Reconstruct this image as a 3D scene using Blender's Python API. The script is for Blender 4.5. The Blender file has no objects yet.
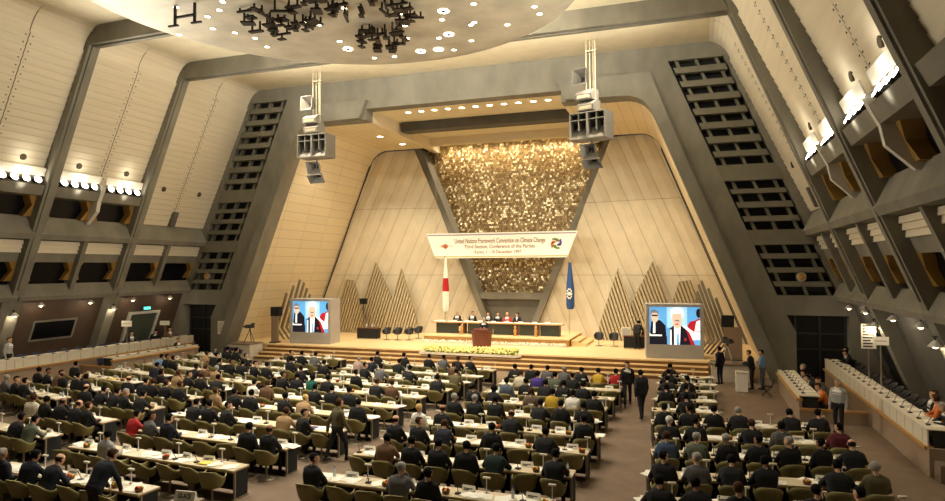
import bpy, bmesh, math, random
from mathutils import Vector, Matrix
random.seed(7)
scn = bpy.context.scene
col = scn.collection
PI = math.pi

# ------------------------------------------------------------------ camera
cam_d = bpy.data.cameras.new('camera'); cam = bpy.data.objects.new('camera', cam_d); col.objects.link(cam)
CX, CH, FY = 12.401, 5.5, 34.03
yaw, pitch, roll = .3282, .0274, -.0034
Rv = Vector((math.cos(yaw), math.sin(yaw), 0))
Fv = Vector((-math.sin(yaw)*math.cos(pitch), math.cos(yaw)*math.cos(pitch), math.sin(pitch)))
Uv = Rv.cross(Fv)
R2 = Rv*math.cos(roll) + Uv*math.sin(roll); U2 = Uv*math.cos(roll) - Rv*math.sin(roll)
m = Matrix.Identity(4)
for i in range(3):
    m[i][0] = R2[i]; m[i][1] = U2[i]; m[i][2] = -Fv[i]
m[0][3], m[1][3], m[2][3] = CX, 0, CH
cam.matrix_world = m
cam_d.sensor_width = 36; cam_d.sensor_fit = 'HORIZONTAL'; cam_d.lens = 644.35/945*36
cam_d.clip_start = .1; cam_d.clip_end = 300
scn.camera = cam
# ------------------------------------------------------------------ world, light, exposure
scn.view_settings.view_transform = 'Standard'
scn.view_settings.look = 'None'
scn.view_settings.exposure = 0.0
scn.view_settings.gamma = 1
scn.view_settings.use_curve_mapping = False
w = bpy.data.worlds.new('hall_air'); scn.world = w; w.use_nodes = True
bg = w.node_tree.nodes['Background']; bg.inputs[0].default_value = (1, .84, .62, 1); bg.inputs[1].default_value = .055
WARM = (1, .85, .64); WARM2 = (1, .94, .80)
def lamp(name, kind, loc, target, power, color=WARM, size=.3, size_y=None, spot=60, blend=.5):
    d = bpy.data.lights.new(name, kind); d.energy = power; d.color = color
    if kind == 'AREA':
        d.size = size
        if size_y: d.shape = 'RECTANGLE'; d.size_y = size_y
    else: d.shadow_soft_size = size
    if name == 'gallery_floodlight': d.spread = math.radians(120)
    if kind == 'SPOT': d.spot_size = math.radians(spot); d.spot_blend = blend
    o = bpy.data.objects.new(name, d); col.objects.link(o); o.location = loc
    o.rotation_euler = (Vector(target)-Vector(loc)).to_track_quat('-Z', 'Y').to_euler()
    return o
# stage spotlights in the rear booths, aimed at the rostrum
lamp('stage_spotlight', 'SPOT', (-12, 6, 11.5), (0, 43, 4.5), 9000, WARM2, .25, spot=34, blend=.6)
lamp('stage_spotlight', 'SPOT', (8, 8, 14.0), (0.5, 43, 3.0), 5600, WARM2, .25, spot=32, blend=.6)
# spots added between the end beam and the last rib to brighten the stage
for x in (-9, -3, 3, 9):
    lamp('added_stage_spot', 'SPOT', (x, 30.2, 16.6), (x*.75, 37.5, 0.7), 3000, WARM, .2, spot=62, blend=.7)
# downlights of the stage soffit
for i in range(11):
    if i % 2 == 0: lamp('soffit_spotlight', 'SPOT', (-4.1+i*.88, 36.2, 14.9), (-4.1+i*.88, 37.8, 0), 1350, WARM, .12, spot=80, blend=.8)
for s in (-1, 1):
    lamp('soffit_spotlight', 'SPOT', (s*7.3, 38.7, 14.2), (s*8.6, 41.5, 0), 1700, WARM, .12, spot=95, blend=.8)
    lamp('soffit_spotlight', 'SPOT', (s*8.6, 36.2, 14.2), (s*10.5, 38, 0), 1100, WARM, .12, spot=100, blend=.8)
# wall washers over the glass mosaic
for i in range(9):
    lamp('mosaic_spotlight', 'SPOT', (-5.3+i*1.33, 45.1, 15.0), ((-5.3+i*1.33)*.8, 46.2, 10.5), 330, WARM, .06, spot=125, blend=.9)
# floodlights on the gallery ledges (their lamp heads are built with the banks)
for s in (-1, 1):
    for y in ((18.4, 21.2, 24.1, 26.9) if s < 0 else (16.8, 20, 23.3, 26.5)):
        lamp('gallery_floodlight', 'AREA', (s*15.7, y, 9.95), (-s*6, y-2.5, 14.5), 330, WARM2, .3, 1.6)
        lamp('gallery_floodlight', 'AREA', (s*16.1, y, 9.95), (s*16.9, y, 10.4), 7, WARM2, .2, 1.7)
# house lights recessed in the big ceiling dish
for (x, y) in [(-5.5, 22.6), (-1.8, 24.2), (1.9, 22.3), (5.2, 23.5), (-6.2, 17.5), (-2, 16), (2.5, 15.5), (6.5, 17)]:
    lamp('dish_downlight', 'SPOT', (x, y, 15.0), (x*1.2, y-.3, 0), 2100, WARM2, .15, spot=100, blend=.8)

# uplights lying on the top of the dish, washing the ceiling behind its rim
for a in (20, 45, 70, 90, 110, 135, 160):
    lamp('dish_uplight', 'POINT', (.4+8.3*math.cos(math.radians(a)), 19.3+8.3*math.sin(math.radians(a)), 16.2), (0, 0, 0), 300, WARM2, .15)
# unseen strip added behind the last ceiling beam to brighten ceiling and end beam
lamp('ceiling_fill_strip', 'AREA', (.6, 28.85, 16.35), (.6, 31.4, 17.6), 900, WARM2, 22, .25)
# spot added at the left flood banks to whiten the left of the dish
lamp('dish_fill_spot', 'SPOT', (-15.6, 20.5, 9.95), (-6.2, 18.6, 15.3), 2600, WARM2, .2, spot=42, blend=.9)
# ------------------------------------------------------------------ materials
def lin(c):
    c = c/255
    return c/12.92 if c <= .04045 else ((c+.055)/1.055)**2.4
def rgb(r, g, b): return (lin(r), lin(g), lin(b), 1)
def mat(name, c, rough=.7, metal=0., scale=0, amt=.15, bump=0., emit=None, stretch=None, spec=None, detail=4):
    m = bpy.data.materials.new(name); m.use_nodes = True
    nt = m.node_tree; b = nt.nodes['Principled BSDF']
    C = rgb(*c)
    b.inputs['Base Color'].default_value = C
    b.inputs['Roughness'].default_value = rough; b.inputs['Metallic'].default_value = metal
    if spec is not None: b.inputs['Specular IOR Level'].default_value = spec
    if emit:
        b.inputs['Emission Color'].default_value = C; b.inputs['Emission Strength'].default_value = emit
    if scale:
        tc = nt.nodes.new('ShaderNodeTexCoord'); n = nt.nodes.new('ShaderNodeTexNoise')
        n.inputs['Scale'].default_value = scale; n.inputs['Detail'].default_value = detail
        src = tc.outputs['Object']
        if stretch:
            mp = nt.nodes.new('ShaderNodeMapping'); mp.inputs['Scale'].default_value = stretch
            nt.links.new(src, mp.inputs[0]); src = mp.outputs[0]
        nt.links.new(src, n.inputs['Vector'])
        r = nt.nodes.new('ShaderNodeValToRGB')
        r.color_ramp.elements[0].position = .3; r.color_ramp.elements[1].position = .7
        r.color_ramp.elements[0].color = tuple(v*(1-amt) for v in C[:3])+(1,)
        r.color_ramp.elements[1].color = tuple(min(1, v*(1+amt)) for v in C[:3])+(1,)
        nt.links.new(n.outputs['Fac'], r.inputs[0]); nt.links.new(r.outputs[0], b.inputs['Base Color'])
        if bump:
            bp = nt.nodes.new('ShaderNodeBump'); bp.inputs['Strength'].default_value = bump; bp.inputs['Distance'].default_value = .02
            nt.links.new(n.outputs['Fac'], bp.inputs['Height']); nt.links.new(bp.outputs[0], b.inputs['Normal'])
    return m
def brickmat(name, c, mortar, bw, rh, ms=.02, rough=.6, amt=.08, off=.5):
    m = mat(name, c, rough); nt = m.node_tree; b = nt.nodes['Principled BSDF']
    uv = nt.nodes.new('ShaderNodeUVMap'); br = nt.nodes.new('ShaderNodeTexBrick')
    br.inputs['Scale'].default_value = 1; br.inputs['Brick Width'].default_value = bw; br.inputs['Row Height'].default_value = rh
    br.inputs['Mortar Size'].default_value = ms; br.offset = off; br.inputs['Mortar Smooth'].default_value = .2
    C = rgb(*c); br.inputs['Color1'].default_value = tuple(v*(1-amt) for v in C[:3])+(1,)
    br.inputs['Color2'].default_value = tuple(min(1, v*(1+amt)) for v in C[:3])+(1,); br.inputs['Mortar'].default_value = rgb(*mortar)
    br.inputs['Bias'].default_value = 0
    nt.links.new(uv.outputs[0], br.inputs['Vector']); nt.links.new(br.outputs['Color'], b.inputs['Base Color'])
    return m
M = {}
M['concrete'] = mat('concrete', (126, 121, 107), .85, 0, 1.2, .16, .25, stretch=(1, 1, .5))
M['concrete_dark'] = mat('concrete_dark', (90, 87, 78), .85, 0, 1.4, .14, .2)
M['slot_bar'] = mat('slot_bar', (116, 111, 94), .8, 0, 2, .08)
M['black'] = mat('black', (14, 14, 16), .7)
M['dark_glass'] = mat('dark_glass', (8, 9, 15), .35, spec=.2)
M['board'] = mat('board', (222, 210, 184), .6, 0, 2.5, .05, .05, stretch=(1, .15, 2))
M['ceiling'] = mat('ceiling', (228, 216, 186), .7, 0, 2, .05)
M['stage_panel'] = brickmat('stage_panel', (222, 206, 172), (168, 150, 116), 2.6, .62, .012, amt=.03, off=0)
M['stage_board'] = mat('stage_board', (218, 204, 174), .55, 0, 1.2, .05, .04)
M['seam'] = mat('seam', (70, 58, 40), .9); M['soft_seam'] = mat('soft_seam', (158, 134, 94), .9)
M['dish'] = mat('dish', (176, 166, 146), .5, .05, .7, .22, .1, detail=10)
M['lamp_glow'] = mat('lamp_glow', (255, 238, 200), .5, emit=14)
M['flood_glow'] = mat('flood_glow', (255, 246, 226), .5, emit=22)
M['small_glow'] = mat('small_glow', (255, 226, 170), .5, emit=9)
M['exit_glow'] = mat('exit_glow', (90, 220, 200), .5, emit=1.6)
M['bronze'] = mat('bronze', (44, 36, 28), .5, .5)
M['lamp_body'] = mat('lamp_body', (60, 58, 54), .5, .4)
M['yellow_panel'] = mat('yellow_panel', (150, 114, 50), .5, 0, 3, .08)
M['brown_wall'] = mat('brown_wall', (80, 62, 47), .7, 0, 2, .1)
M['carpet'] = mat('carpet', (124, 104, 84), .95, 0, 2.2, .1, .1)
M['stage_floor'] = mat('stage_floor', (226, 200, 150), .5, 0, 3, .05)
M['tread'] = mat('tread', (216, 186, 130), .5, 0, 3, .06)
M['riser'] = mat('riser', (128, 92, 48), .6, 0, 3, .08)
M['carpet_stripe'] = mat('carpet_stripe', (120, 60, 45), .9)
M['wood'] = mat('wood', (186, 138, 72), .45, 0, 6, .14, .03, stretch=(.3, 3, 3))
M['wood_dark'] = mat('wood_dark', (104, 52, 36), .4, 0, 5, .2, .03, stretch=(3, 3, .4))
M['white_panel'] = mat('white_panel', (214, 204, 182), .6, 0, 3, .04)
M['grey_wall'] = mat('grey_wall', (150, 128, 104), .85, 0, 3, .06)
M['cabinet_grey'] = mat('cabinet_grey', (176, 172, 168), .6, 0, 3, .04)
M['pale'] = mat('pale', (205, 200, 190), .6, 0, 3, .05)
M['tabletop'] = mat('tabletop', (216, 198, 162), .4, 0, 4, .06)
M['table_edge'] = mat('table_edge', (150, 120, 82), .5)
M['apron'] = mat('apron', (24, 23, 22), .75)
M['leg_metal'] = mat('leg_metal', (150, 138, 112), .4, .3)
M['chair_rim_highlight'] = mat('chair_rim_highlight', (176, 158, 104), .5); M['chair_shell'] = mat('chair_shell', (122, 111, 60), .55, 0, 5, .08)  # rim lighter than the shell: an edge highlight put into the colour
M['chair_seat'] = mat('chair_seat', (112, 104, 58), .85, 0, 8, .08)
M['chrome'] = mat('chrome', (190, 186, 176), .25, .9)
M['paper'] = mat('paper', (244, 238, 222), .8)
M['paper_yellow'] = mat('paper_yellow', (238, 214, 96), .8)
M['ink'] = mat('ink', (60, 56, 52), .8)
M['blue_folder'] = mat('blue_folder', (46, 60, 150), .5)
M['bottle'] = mat('bottle', (205, 215, 215), .15, 0, spec=.8)
M['bottle_cap'] = mat('bottle_cap', (60, 90, 170), .5)
M['basket'] = mat('basket', (120, 82, 40), .7, 0, 30, .3, .3)
M['fruit_red'] = mat('fruit_red', (190, 46, 30), .4)
M['fruit_orange'] = mat('fruit_orange', (228, 128, 32), .45)
M['fruit_yellow'] = mat('fruit_yellow', (232, 200, 56), .45)
M['fruit_green'] = mat('fruit_green', (110, 150, 50), .45)
M['mic'] = mat('mic', (22, 22, 24), .5)
M['speaker_grey'] = mat('speaker_grey', (126, 122, 114), .5, .1, 3, .06)
M['steel'] = mat('steel', (188, 178, 152), .4, .6)
M['banner_white'] = mat('banner_white', (246, 242, 228), .8)
M['gold_letter'] = mat('gold_letter', (140, 104, 46), .6)
M['flag_white'] = mat('flag_white', (240, 232, 214), .85)
M['flag_red'] = mat('flag_red', (176, 22, 28), .85)
M['flag_blue'] = mat('flag_blue', (46, 76, 126), .85)
M['desk_green'] = mat('desk_green', (48, 50, 36), .6)
M['slat'] = mat('slat', (186, 168, 132), .6, 0, 3, .08)
M['fin'] = mat('fin', (140, 130, 108), .7, 0, 3, .08)
M['blue_cloth'] = mat('blue_cloth', (24, 28, 62), .85)
M['blossom'] = mat('blossom', (246, 232, 150), .8, 0, 9, .15)
M['leaf'] = mat('leaf', (130, 140, 60), .8, 0, 8, .3)
SKIN = mat('skin', (206, 160, 126), .55, 0, 6, .05)
SKIN2 = mat('skin_tan', (150, 104, 74), .55, 0, 6, .05)
SHIRT = mat('shirt', (232, 228, 220), .8)
SHOE = mat('shoe', (24, 20, 18), .4)
TROUS = mat('trousers', (22, 22, 25), .85)
CLOTH = {k: mat('cloth_'+k, c, .85, 0, 14, .1) for k, c in dict(navy=(22, 24, 38), dark=(19, 18, 19), sage=(92, 98, 78), silver=(160, 158, 152), red=(178, 34, 34), grey=(98, 96, 96), tan=(166, 134, 94), brown=(104, 74, 48), white=(232, 228, 216), pine=(24, 44, 38), green=(22, 96, 80), denim=(66, 84, 110), maroon=(92, 26, 34), olive=(92, 84, 52), cream=(206, 194, 168), blue=(120, 150, 190), pink=(176, 148, 136), purple=(74, 54, 140), slate=(92, 102, 118), taupe=(120, 100, 80), yellow=(206, 168, 50), orange=(206, 112, 42)).items()}
HAIR = {k: mat('hair_'+k, c, .85, 0, 20, .2, spec=.15) for k, c in dict(b=(13, 11, 11), n=(66, 42, 26), g=(150, 146, 138), w=(214, 210, 200), l=(196, 160, 100), d=(48, 36, 28), L=(24, 20, 18)).items()}

# ------------------------------------------------------------------ mesh helpers
class MB:
    def __init__(s): s.v = []; s.f = []; s.mi = []; s.sm = []
    def add(s, vs, fs, mi=0, smooth=False):
        n = len(s.v); s.v += [tuple(p) for p in vs]
        for f in fs: s.f.append([i+n for i in f]); s.mi.append(mi); s.sm.append(smooth)
        return s
    def hexa(s, p, mi=0):   # p: 4 bottom ccw, 4 top ccw
        return s.add(p, [(3, 2, 1, 0), (4, 5, 6, 7), (0, 1, 5, 4), (1, 2, 6, 5), (2, 3, 7, 6), (3, 0, 4, 7)], mi)
    def box(s, x0, x1, y0, y1, z0, z1, mi=0):
        return s.hexa([(x0, y0, z0), (x1, y0, z0), (x1, y1, z0), (x0, y1, z0), (x0, y0, z1), (x1, y0, z1), (x1, y1, z1), (x0, y1, z1)], mi)
    def obox(s, c, size, rz=0, mi=0, rx=0):
        R = Matrix.Rotation(rz, 3, 'Z') @ Matrix.Rotation(rx, 3, 'X'); c = Vector(c); a, b, d = (q/2 for q in size)
        return s.hexa([c+R@Vector(q) for q in ((-a, -b, -d), (a, -b, -d), (a, b, -d), (-a, b, -d), (-a, -b, d), (a, -b, d), (a, b, d), (-a, b, d))], mi)
    def prismY(s, poly, y0, y1, mi=0, caps=True):
        n = len(poly); vs = [(x, y0, z) for x, z in poly]+[(x, y1, z) for x, z in poly]
        a = sum(poly[i][0]*poly[(i+1) % n][1]-poly[(i+1) % n][0]*poly[i][1] for i in range(n))
        fs = [(i, (i+1) % n, (i+1) % n+n, i+n) for i in range(n)]
        if caps: fs += [tuple(range(n-1, -1, -1)), tuple(range(n, 2*n))]
        if a > 0: fs = [tuple(reversed(f)) for f in fs]
        return s.add(vs, fs, mi)
    def prismX(s, poly, x0, x1, mi=0):
        n = len(poly); vs = [(x0, y, z) for y, z in poly]+[(x1, y, z) for y, z in poly]
        fs = [(i, (i+1) % n, (i+1) % n+n, i+n) for i in range(n)]+[tuple(range(n-1, -1, -1)), tuple(range(n, 2*n))]
        return s.add(vs, fs, mi)
    def prismZ(s, poly, z0, z1, mi=0):
        n = len(poly); vs = [(x, y, z0) for x, y in poly]+[(x, y, z1) for x, y in poly]
        fs = [(i, (i+1) % n, (i+1) % n+n, i+n) for i in range(n)]+[tuple(range(n-1, -1, -1)), tuple(range(n, 2*n))]
        return s.add(vs, fs, mi)
    def tube(s, p0, p1, r0, r1=None, n=8, mi=0, caps=True, smooth=True):
        r1 = r0 if r1 is None else r1; p0 = Vector(p0); p1 = Vector(p1); d = (p1-p0).normalized()
        u = d.orthogonal().normalized(); v = d.cross(u); vs = []
        for p, r in ((p0, r0), (p1, r1)):
            vs += [p+(u*math.cos(2*PI*i/n)+v*math.sin(2*PI*i/n))*r for i in range(n)]
        s.add(vs, [(i, (i+1) % n, (i+1) % n+n, i+n) for i in range(n)], mi, smooth)
        if caps: s.add(vs, [tuple(range(n-1, -1, -1)), tuple(range(n, 2*n))], mi)
        return s
    def lathe(s, prof, c=(0, 0, 0), n=16, mi=0, smooth=True):
        vs = []
        for r, z in prof: vs += [(c[0]+r*math.cos(2*PI*i/n), c[1]+r*math.sin(2*PI*i/n), c[2]+z) for i in range(n)]
        k = len(prof); fs = [(j*n+i, j*n+(i+1) % n, (j+1)*n+(i+1) % n, (j+1)*n+i) for j in range(k-1) for i in range(n)]
        return s.add(vs, fs, mi, smooth)
    def ball(s, c, r, n=8, mi=0, sc=(1, 1, 1)):
        k = max(4, n//2); vs = []; fs = []
        for j in range(k+1):
            t = PI*j/k
            for i in range(n):
                a = 2*PI*i/n; vs.append((c[0]+r*sc[0]*math.sin(t)*math.cos(a), c[1]+r*sc[1]*math.sin(t)*math.sin(a), c[2]-r*sc[2]*math.cos(t)))
        fs = [(j*n+i, j*n+(i+1) % n, (j+1)*n+(i+1) % n, (j+1)*n+i) for j in range(k) for i in range(n)]
        return s.add(vs, fs, mi, True)
    def mesh(s, name, mats):
        me = bpy.data.meshes.new(name); me.from_pydata(s.v, [], s.f)
        for q in (mats if isinstance(mats, (list, tuple)) else [mats]): me.materials.append(q)
        me.polygons.foreach_set('material_index', s.mi); me.polygons.foreach_set('use_smooth', s.sm)
        me.update(); return me
    def build(s, name, mats, parent=None, loc=None, rz=0):
        o = bpy.data.objects.new(name, s.mesh(name, mats)); col.objects.link(o)
        if parent: o.parent = parent
        if loc is not None: o.location = loc
        o.rotation_euler[2] = rz
        return o
def setuv(o, fn):
    me = o.data; uv = me.uv_layers.new(name='UVMap')
    for l in me.loops: uv.data[l.index].uv = fn(me.vertices[l.vertex_index].co)
def tag(o, label, cat, group=None, kind=None):
    o['label'] = label; o['category'] = cat
    if group: o['group'] = group
    if kind: o['kind'] = kind
    return o
def struct(o): o['kind'] = 'structure'; return o
def thing(name, label, cat, loc=(0, 0, 0), rz=0, group=None):
    o = bpy.data.objects.new(name, None); col.objects.link(o); o.location = loc; o.rotation_euler = (0, 0, rz)
    o.empty_display_size = .2
    return tag(o, label, cat, group)
def dup(root, loc, rz, label=None, group=None):
    r = root.copy(); col.objects.link(r); r.location = loc; r.rotation_euler = (0, 0, rz)
    if label: r['label'] = label
    if group: r['group'] = group
    for ch in list(root.children):
        c = ch.copy(); col.objects.link(c); c.parent = r
        for g in list(ch.children):
            q = g.copy(); col.objects.link(q); q.parent = c
    return r
def clip(poly, a, b, c):   # keep a*x+b*y<=c
    out = []
    for i in range(len(poly)):
        p, q = poly[i], poly[(i+1) % len(poly)]; dp = a*p[0]+b*p[1]-c; dq = a*q[0]+b*q[1]-c
        if dp <= 0: out.append(p)
        if dp*dq < 0:
            t = dp/(dp-dq); out.append((p[0]+t*(q[0]-p[0]), p[1]+t*(q[1]-p[1])))
    return out
ORD = 'zeroth first second third fourth fifth sixth seventh eighth ninth tenth eleventh twelfth thirteenth fourteenth fifteenth sixteenth'.split()
SIDE = {-1: 'left', 1: 'right'}
def mir(poly, s): return [(s*x, z) for x, z in poly]
# ------------------------------------------------------------------ the hall shell
def W(z): return 20.37-.402*z          # line of the rib fronts
def P(z): return 21.49-.4535*z         # boarded wall between the ribs
def SI(z): return 17.95-.4116*z        # inner edge of the slotted tower face
def bez(a, b, c, n=7): return [((1-t)**2*a[0]+2*t*(1-t)*b[0]+t*t*c[0], (1-t)**2*a[1]+2*t*(1-t)*b[1]+t*t*c[1]) for t in [i/n for i in range(n+1)]]
YBS = {-1: [5.53, 11.23, 16.93, 22.63, 28.33, 34.03], 1: [2.1, 8.6, 15.1, 21.6, 28.15, 34.03]}
struct(MB().box(-21.5, 21.5, -3, 36, -.2, 0).build('floor', M['carpet']))
bend = bez((10.65, 13.25), (10.21, 14.35), (9.1, 14.35))
# end wall: portal opening, slotted towers, door openings
fw = MB()
for s in (-1, 1):
    fw.prismY(mir([(15.95, 0), (17.05, 0), (17.05, 2.42), (16.65, 3.2), (11.36, 16.0), (9.1, 16.0)]+list(reversed(bend)), s), 34.03, 34.9)
    fw.prismY(mir([(SI(16)+2.65, 16), (SI(3.2)+2.65, 3.2), (21.6, 3.2), (21.6, 5), (15.3, 16.0)], s), 34.05, 34.9)
    fw.prismY(mir([(19.3, 0), (21.8, 0), (21.8, 3.2), (19.3, 3.2)], s), 34.05, 34.9)
    fw.prismY(mir([(SI(3.2)-.05, 3.2), (SI(4.15)-.05, 4.15), (SI(4.15)+2.7, 4.15), (SI(3.2)+2.9, 3.2)], s), 34.04, 34.9)
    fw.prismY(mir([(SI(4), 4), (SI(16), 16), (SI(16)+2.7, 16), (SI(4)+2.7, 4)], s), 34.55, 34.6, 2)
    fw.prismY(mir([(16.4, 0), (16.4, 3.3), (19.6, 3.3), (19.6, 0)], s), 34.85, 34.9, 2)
    zs = [15.83, 15.11, 14.39, 13.66, 12.93, 12.2, 11.45, 10.75, 9.54, 8.9, 8.2, 7.52, 6.37, 5.7, 5.03, 4.36]
    lim = [(16.02, 99)]
    for i, z in enumerate(zs):
        top = zs[i-1]-.21 if i else 16.03
        if top > z+.2: e0, e1 = (.1, 2.55) if top-z < .62 else (-.02, 2.68); fw.prismY(mir([(SI(z+.21)+e0, z+.21), (SI(top)+e0, top), (SI(top)+e1, top), (SI(z+.21)+e1, z+.21)], s), 34.0, 34.5, 1)
        for a, b in ((.31, .48), (1.27, 1.42), (2.23, 2.37)):
            fw.prismY(mir([(SI(z-.2)+a, z-.2), (SI(z+.2)+a, z+.2), (SI(z+.2)+b, z+.2), (SI(z-.2)+b, z-.2)], s), 34.2, 34.5, 1)
fw.box(-15.3, 15.3, 34.03, 34.9, 16.0, 17.2)
fw.box(-9.1, 9.1, 34.03, 34.9, 15.0, 16.0)
for s in (-1, 1): fw.box(min(s*5.86, s*9.15), max(s*5.86, s*9.15), 34.03, 34.9, 14.36, 15.0)
struct(fw.build('wall_front', [M['concrete'], M['slot_bar'], M['black']]))
tn = 0
def trim(mb, mats, parent=None):
    global tn; tn += 1
    return struct(mb.build('trim_%d' % tn, mats, parent))
for s in (-1, 1):   # proud portal frame with its cantilevered lintel stubs
    trim(MB().prismY(mir([(15.95, 0), (16.55, 0), (11.3, 13.25), (10.5, 15.45), (5.7, 15.45), (6.12, 14.42), (9.1, 14.35)][:6]+list(reversed(bend)), s), 33.68, 34.03), M['concrete'])
# stage recess: side walls, soffit, back wall
for s in (-1, 1):
    prof = [(15.95, 0), (10.65, 13.25)]+bend[1:]+[(5.85, 14.35)]
    arc = [0]
    for i in range(1, len(prof)): arc.append(arc[-1]+math.dist(prof[i], prof[i-1]))
    t = MB(); n = len(prof)
    vs = [(s*x, 34.9, z) for x, z in prof]+[(s*x, 43.6, z) for x, z in prof]
    fs = [(i, i+1, i+1+n, i+n) if s > 0 else (i+n, i+1+n, i+1, i) for i in range(n-1)]
    t.add(vs, fs, 0)
    t.prismY(mir([(5.85, 14.35), (5.85, 15.15), (6.3, 15.15), (6.3, 14.36)], s), 34.9, 45.9, 1)
    o = t.build('wall_stage_%s' % SIDE[s], [M['stage_panel'], M['stage_board']])
    def uvf(co):
        j = min(range(n), key=lambda i: abs(prof[i][0]-abs(co.x))+abs(prof[i][1]-co.z)); return (arc[j]*.0+co.y+arc[j]*.12, arc[j])
    setuv(o, uvf); struct(o)
    d = MB().prismY(mir([(15.85-.4*.72, .72), (10.62, 13.2), (10.56, 13.2), (15.79-.4*.72, .72)], s), 43.42, 43.5)
    trim(d, M['seam'])
    # back wall: leaning boards, each a little tilted, around the glass panel
    bw = MB(); wall = [(15.9-.4*.7, .7), (10.6, 13.25)]+bend[1:]+[(7.3, 14.4), (1.62, .7)]
    def yb(x): return 43.5+(12-min(x, 12))*.19 if x > 1 else 45.6
    k = .42; wd = 1.12; u = -2.
    while u < 20:
        for hf in range(6):
          zc = 5*(hf//2); ua, ub = (u+.011, u+wd*.5) if hf % 2 == 0 else (u+wd*.5, u+wd-.011)
          pl = clip(clip(wall, 1, k, ub), -1, -k, -ua)
          if 1:
            q = clip(clip(pl, 0, 1, zc+5-.012), 0, -1, -(zc+.012))
            if len(q) > 2:
                vs = [(s*x, yb(x)-.07*(1-abs((x+k*z-u)/wd-.5)*2), z) for x, z in q]
                bw.add(vs, [tuple(range(len(q))) if s > 0 else tuple(reversed(range(len(q))))], 0)
        u += wd
    bw.add([(s*x, yb(x)+.05, z) for x, z in wall], [tuple(range(len(wall)))], 1)
    struct(bw.build('wall_back_%s' % SIDE[s], [M['stage_board'], M['soft_seam']]))
# V-shaped frame and base under the glass panel
def VX(z): return .415*z+1.36
for s in (-1, 1):
    trim(MB().prismY(mir([(VX(.7), .7), (VX(14.5), 14.5), (VX(14.5)-.48, 14.5), (VX(.7)-.48, .7)], s), 44.75, 46.3), M['concrete'])
trim(MB().box(-2.55, 2.55, 44.9, 46.3, 3.25, 3.7).prismY([(-1.4, .7), (-2.4, 3.25), (2.4, 3.25), (1.4, .7)], 45.6, 46.3), M['concrete'])
# ceiling of the stage recess
struct(MB().box(-7.6, 7.6, 34.9, 46.3, 15.15, 15.3).build('ceiling_stage', M['ceiling']))
trim(MB().box(-5.7, 5.7, 38.6, 39.6, 14.55, 15.15), M['concrete_dark'])
trim(MB().box(-7.2, 7.2, 43.9, 44.6, 14.6, 15.15), M['stage_board'])
# glass block panel: every block slightly turned
mo = MB(); rnd = random.Random(3)
zz = 3.7
while zz < 15.0:
    hw = VX(zz)-.44; hc = .15
    nx = int(2*hw/.155)
    for i in range(nx):
        x = -hw+(i+.5)*2*hw/nx; a = rnd.gauss(0, .07); b = rnd.gauss(0, .09); h = .068; y = 46.1+rnd.uniform(-.05, .03)
        q = [(-h, -h), (h, -h), (h, h), (-h, h)]
        mo.add([(x+px, y+px*a+pz*b, zz+hc/2+pz) for px, pz in q], [(0, 1, 2, 3)], rnd.choices((0, 1, 2), (5, 4, 2))[0])
    zz += hc
mo.box(-7.6, 7.6, 46.28, 46.3, 3.5, 15.3, 3)
M['tile_a'] = mat('tile_a', (160, 132, 82), .4, .3); M['tile_b'] = mat('tile_b', (126, 100, 58), .4, .3); M['tile_c'] = mat('tile_c', (226, 208, 164), .3, .4)
struct(mo.build('wall_glass_blocks', [M['tile_a'], M['tile_b'], M['tile_c'], M['seam']]))
# stage floor and steps
struct(MB().box(-16.2, 16.2, 35.0, 46.3, 0, .72).build('floor_stage', M['stage_floor']))
for i in range(4):
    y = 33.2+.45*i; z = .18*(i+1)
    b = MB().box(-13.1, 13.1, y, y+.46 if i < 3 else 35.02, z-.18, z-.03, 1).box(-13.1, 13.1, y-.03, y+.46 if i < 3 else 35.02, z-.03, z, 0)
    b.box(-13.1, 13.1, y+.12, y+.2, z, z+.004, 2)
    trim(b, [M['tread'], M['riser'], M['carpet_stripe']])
# ceiling of the hall, ribs, beams
struct(MB().box(-14.5, 14.5, 4, 34.1, 16.8, 17.0).build('ceiling', M['ceiling']))
for bi in range(5):
    y = YBS[-1][bi]; yr = YBS[1][bi]
    bm_ = MB().prismY([(-13.95, 15.95), (13.95, 15.95), (13.5, 16.9), (-13.5, 16.9)], y-.3, y+.3).box(-13.9, 13.9, y-.1, y+.1, 15.87, 15.96)
    bm_.v = [(vx, vy+(vx/27.9+.5)*(yr-y), vz) for vx, vy, vz in bm_.v]
    trim(bm_, M['concrete'])
    for s in (-1, 1):
        y = YBS[s][bi]
        r = MB().prismY(mir([(W(0), 0), (W(0)+1.6, 0), (W(16.7)+1.6, 16.7), (W(16.5), 16.5)], s), y-.29, y+.29)
        r.prismY(mir([(W(4.5)-.07, 4.5), (W(4.5)+.1, 4.5), (W(16)+.1, 16), (W(16)-.07, 16)], s), y-.15, y+.15)
        trim(r, M['concrete'])
wn = 0
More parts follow.
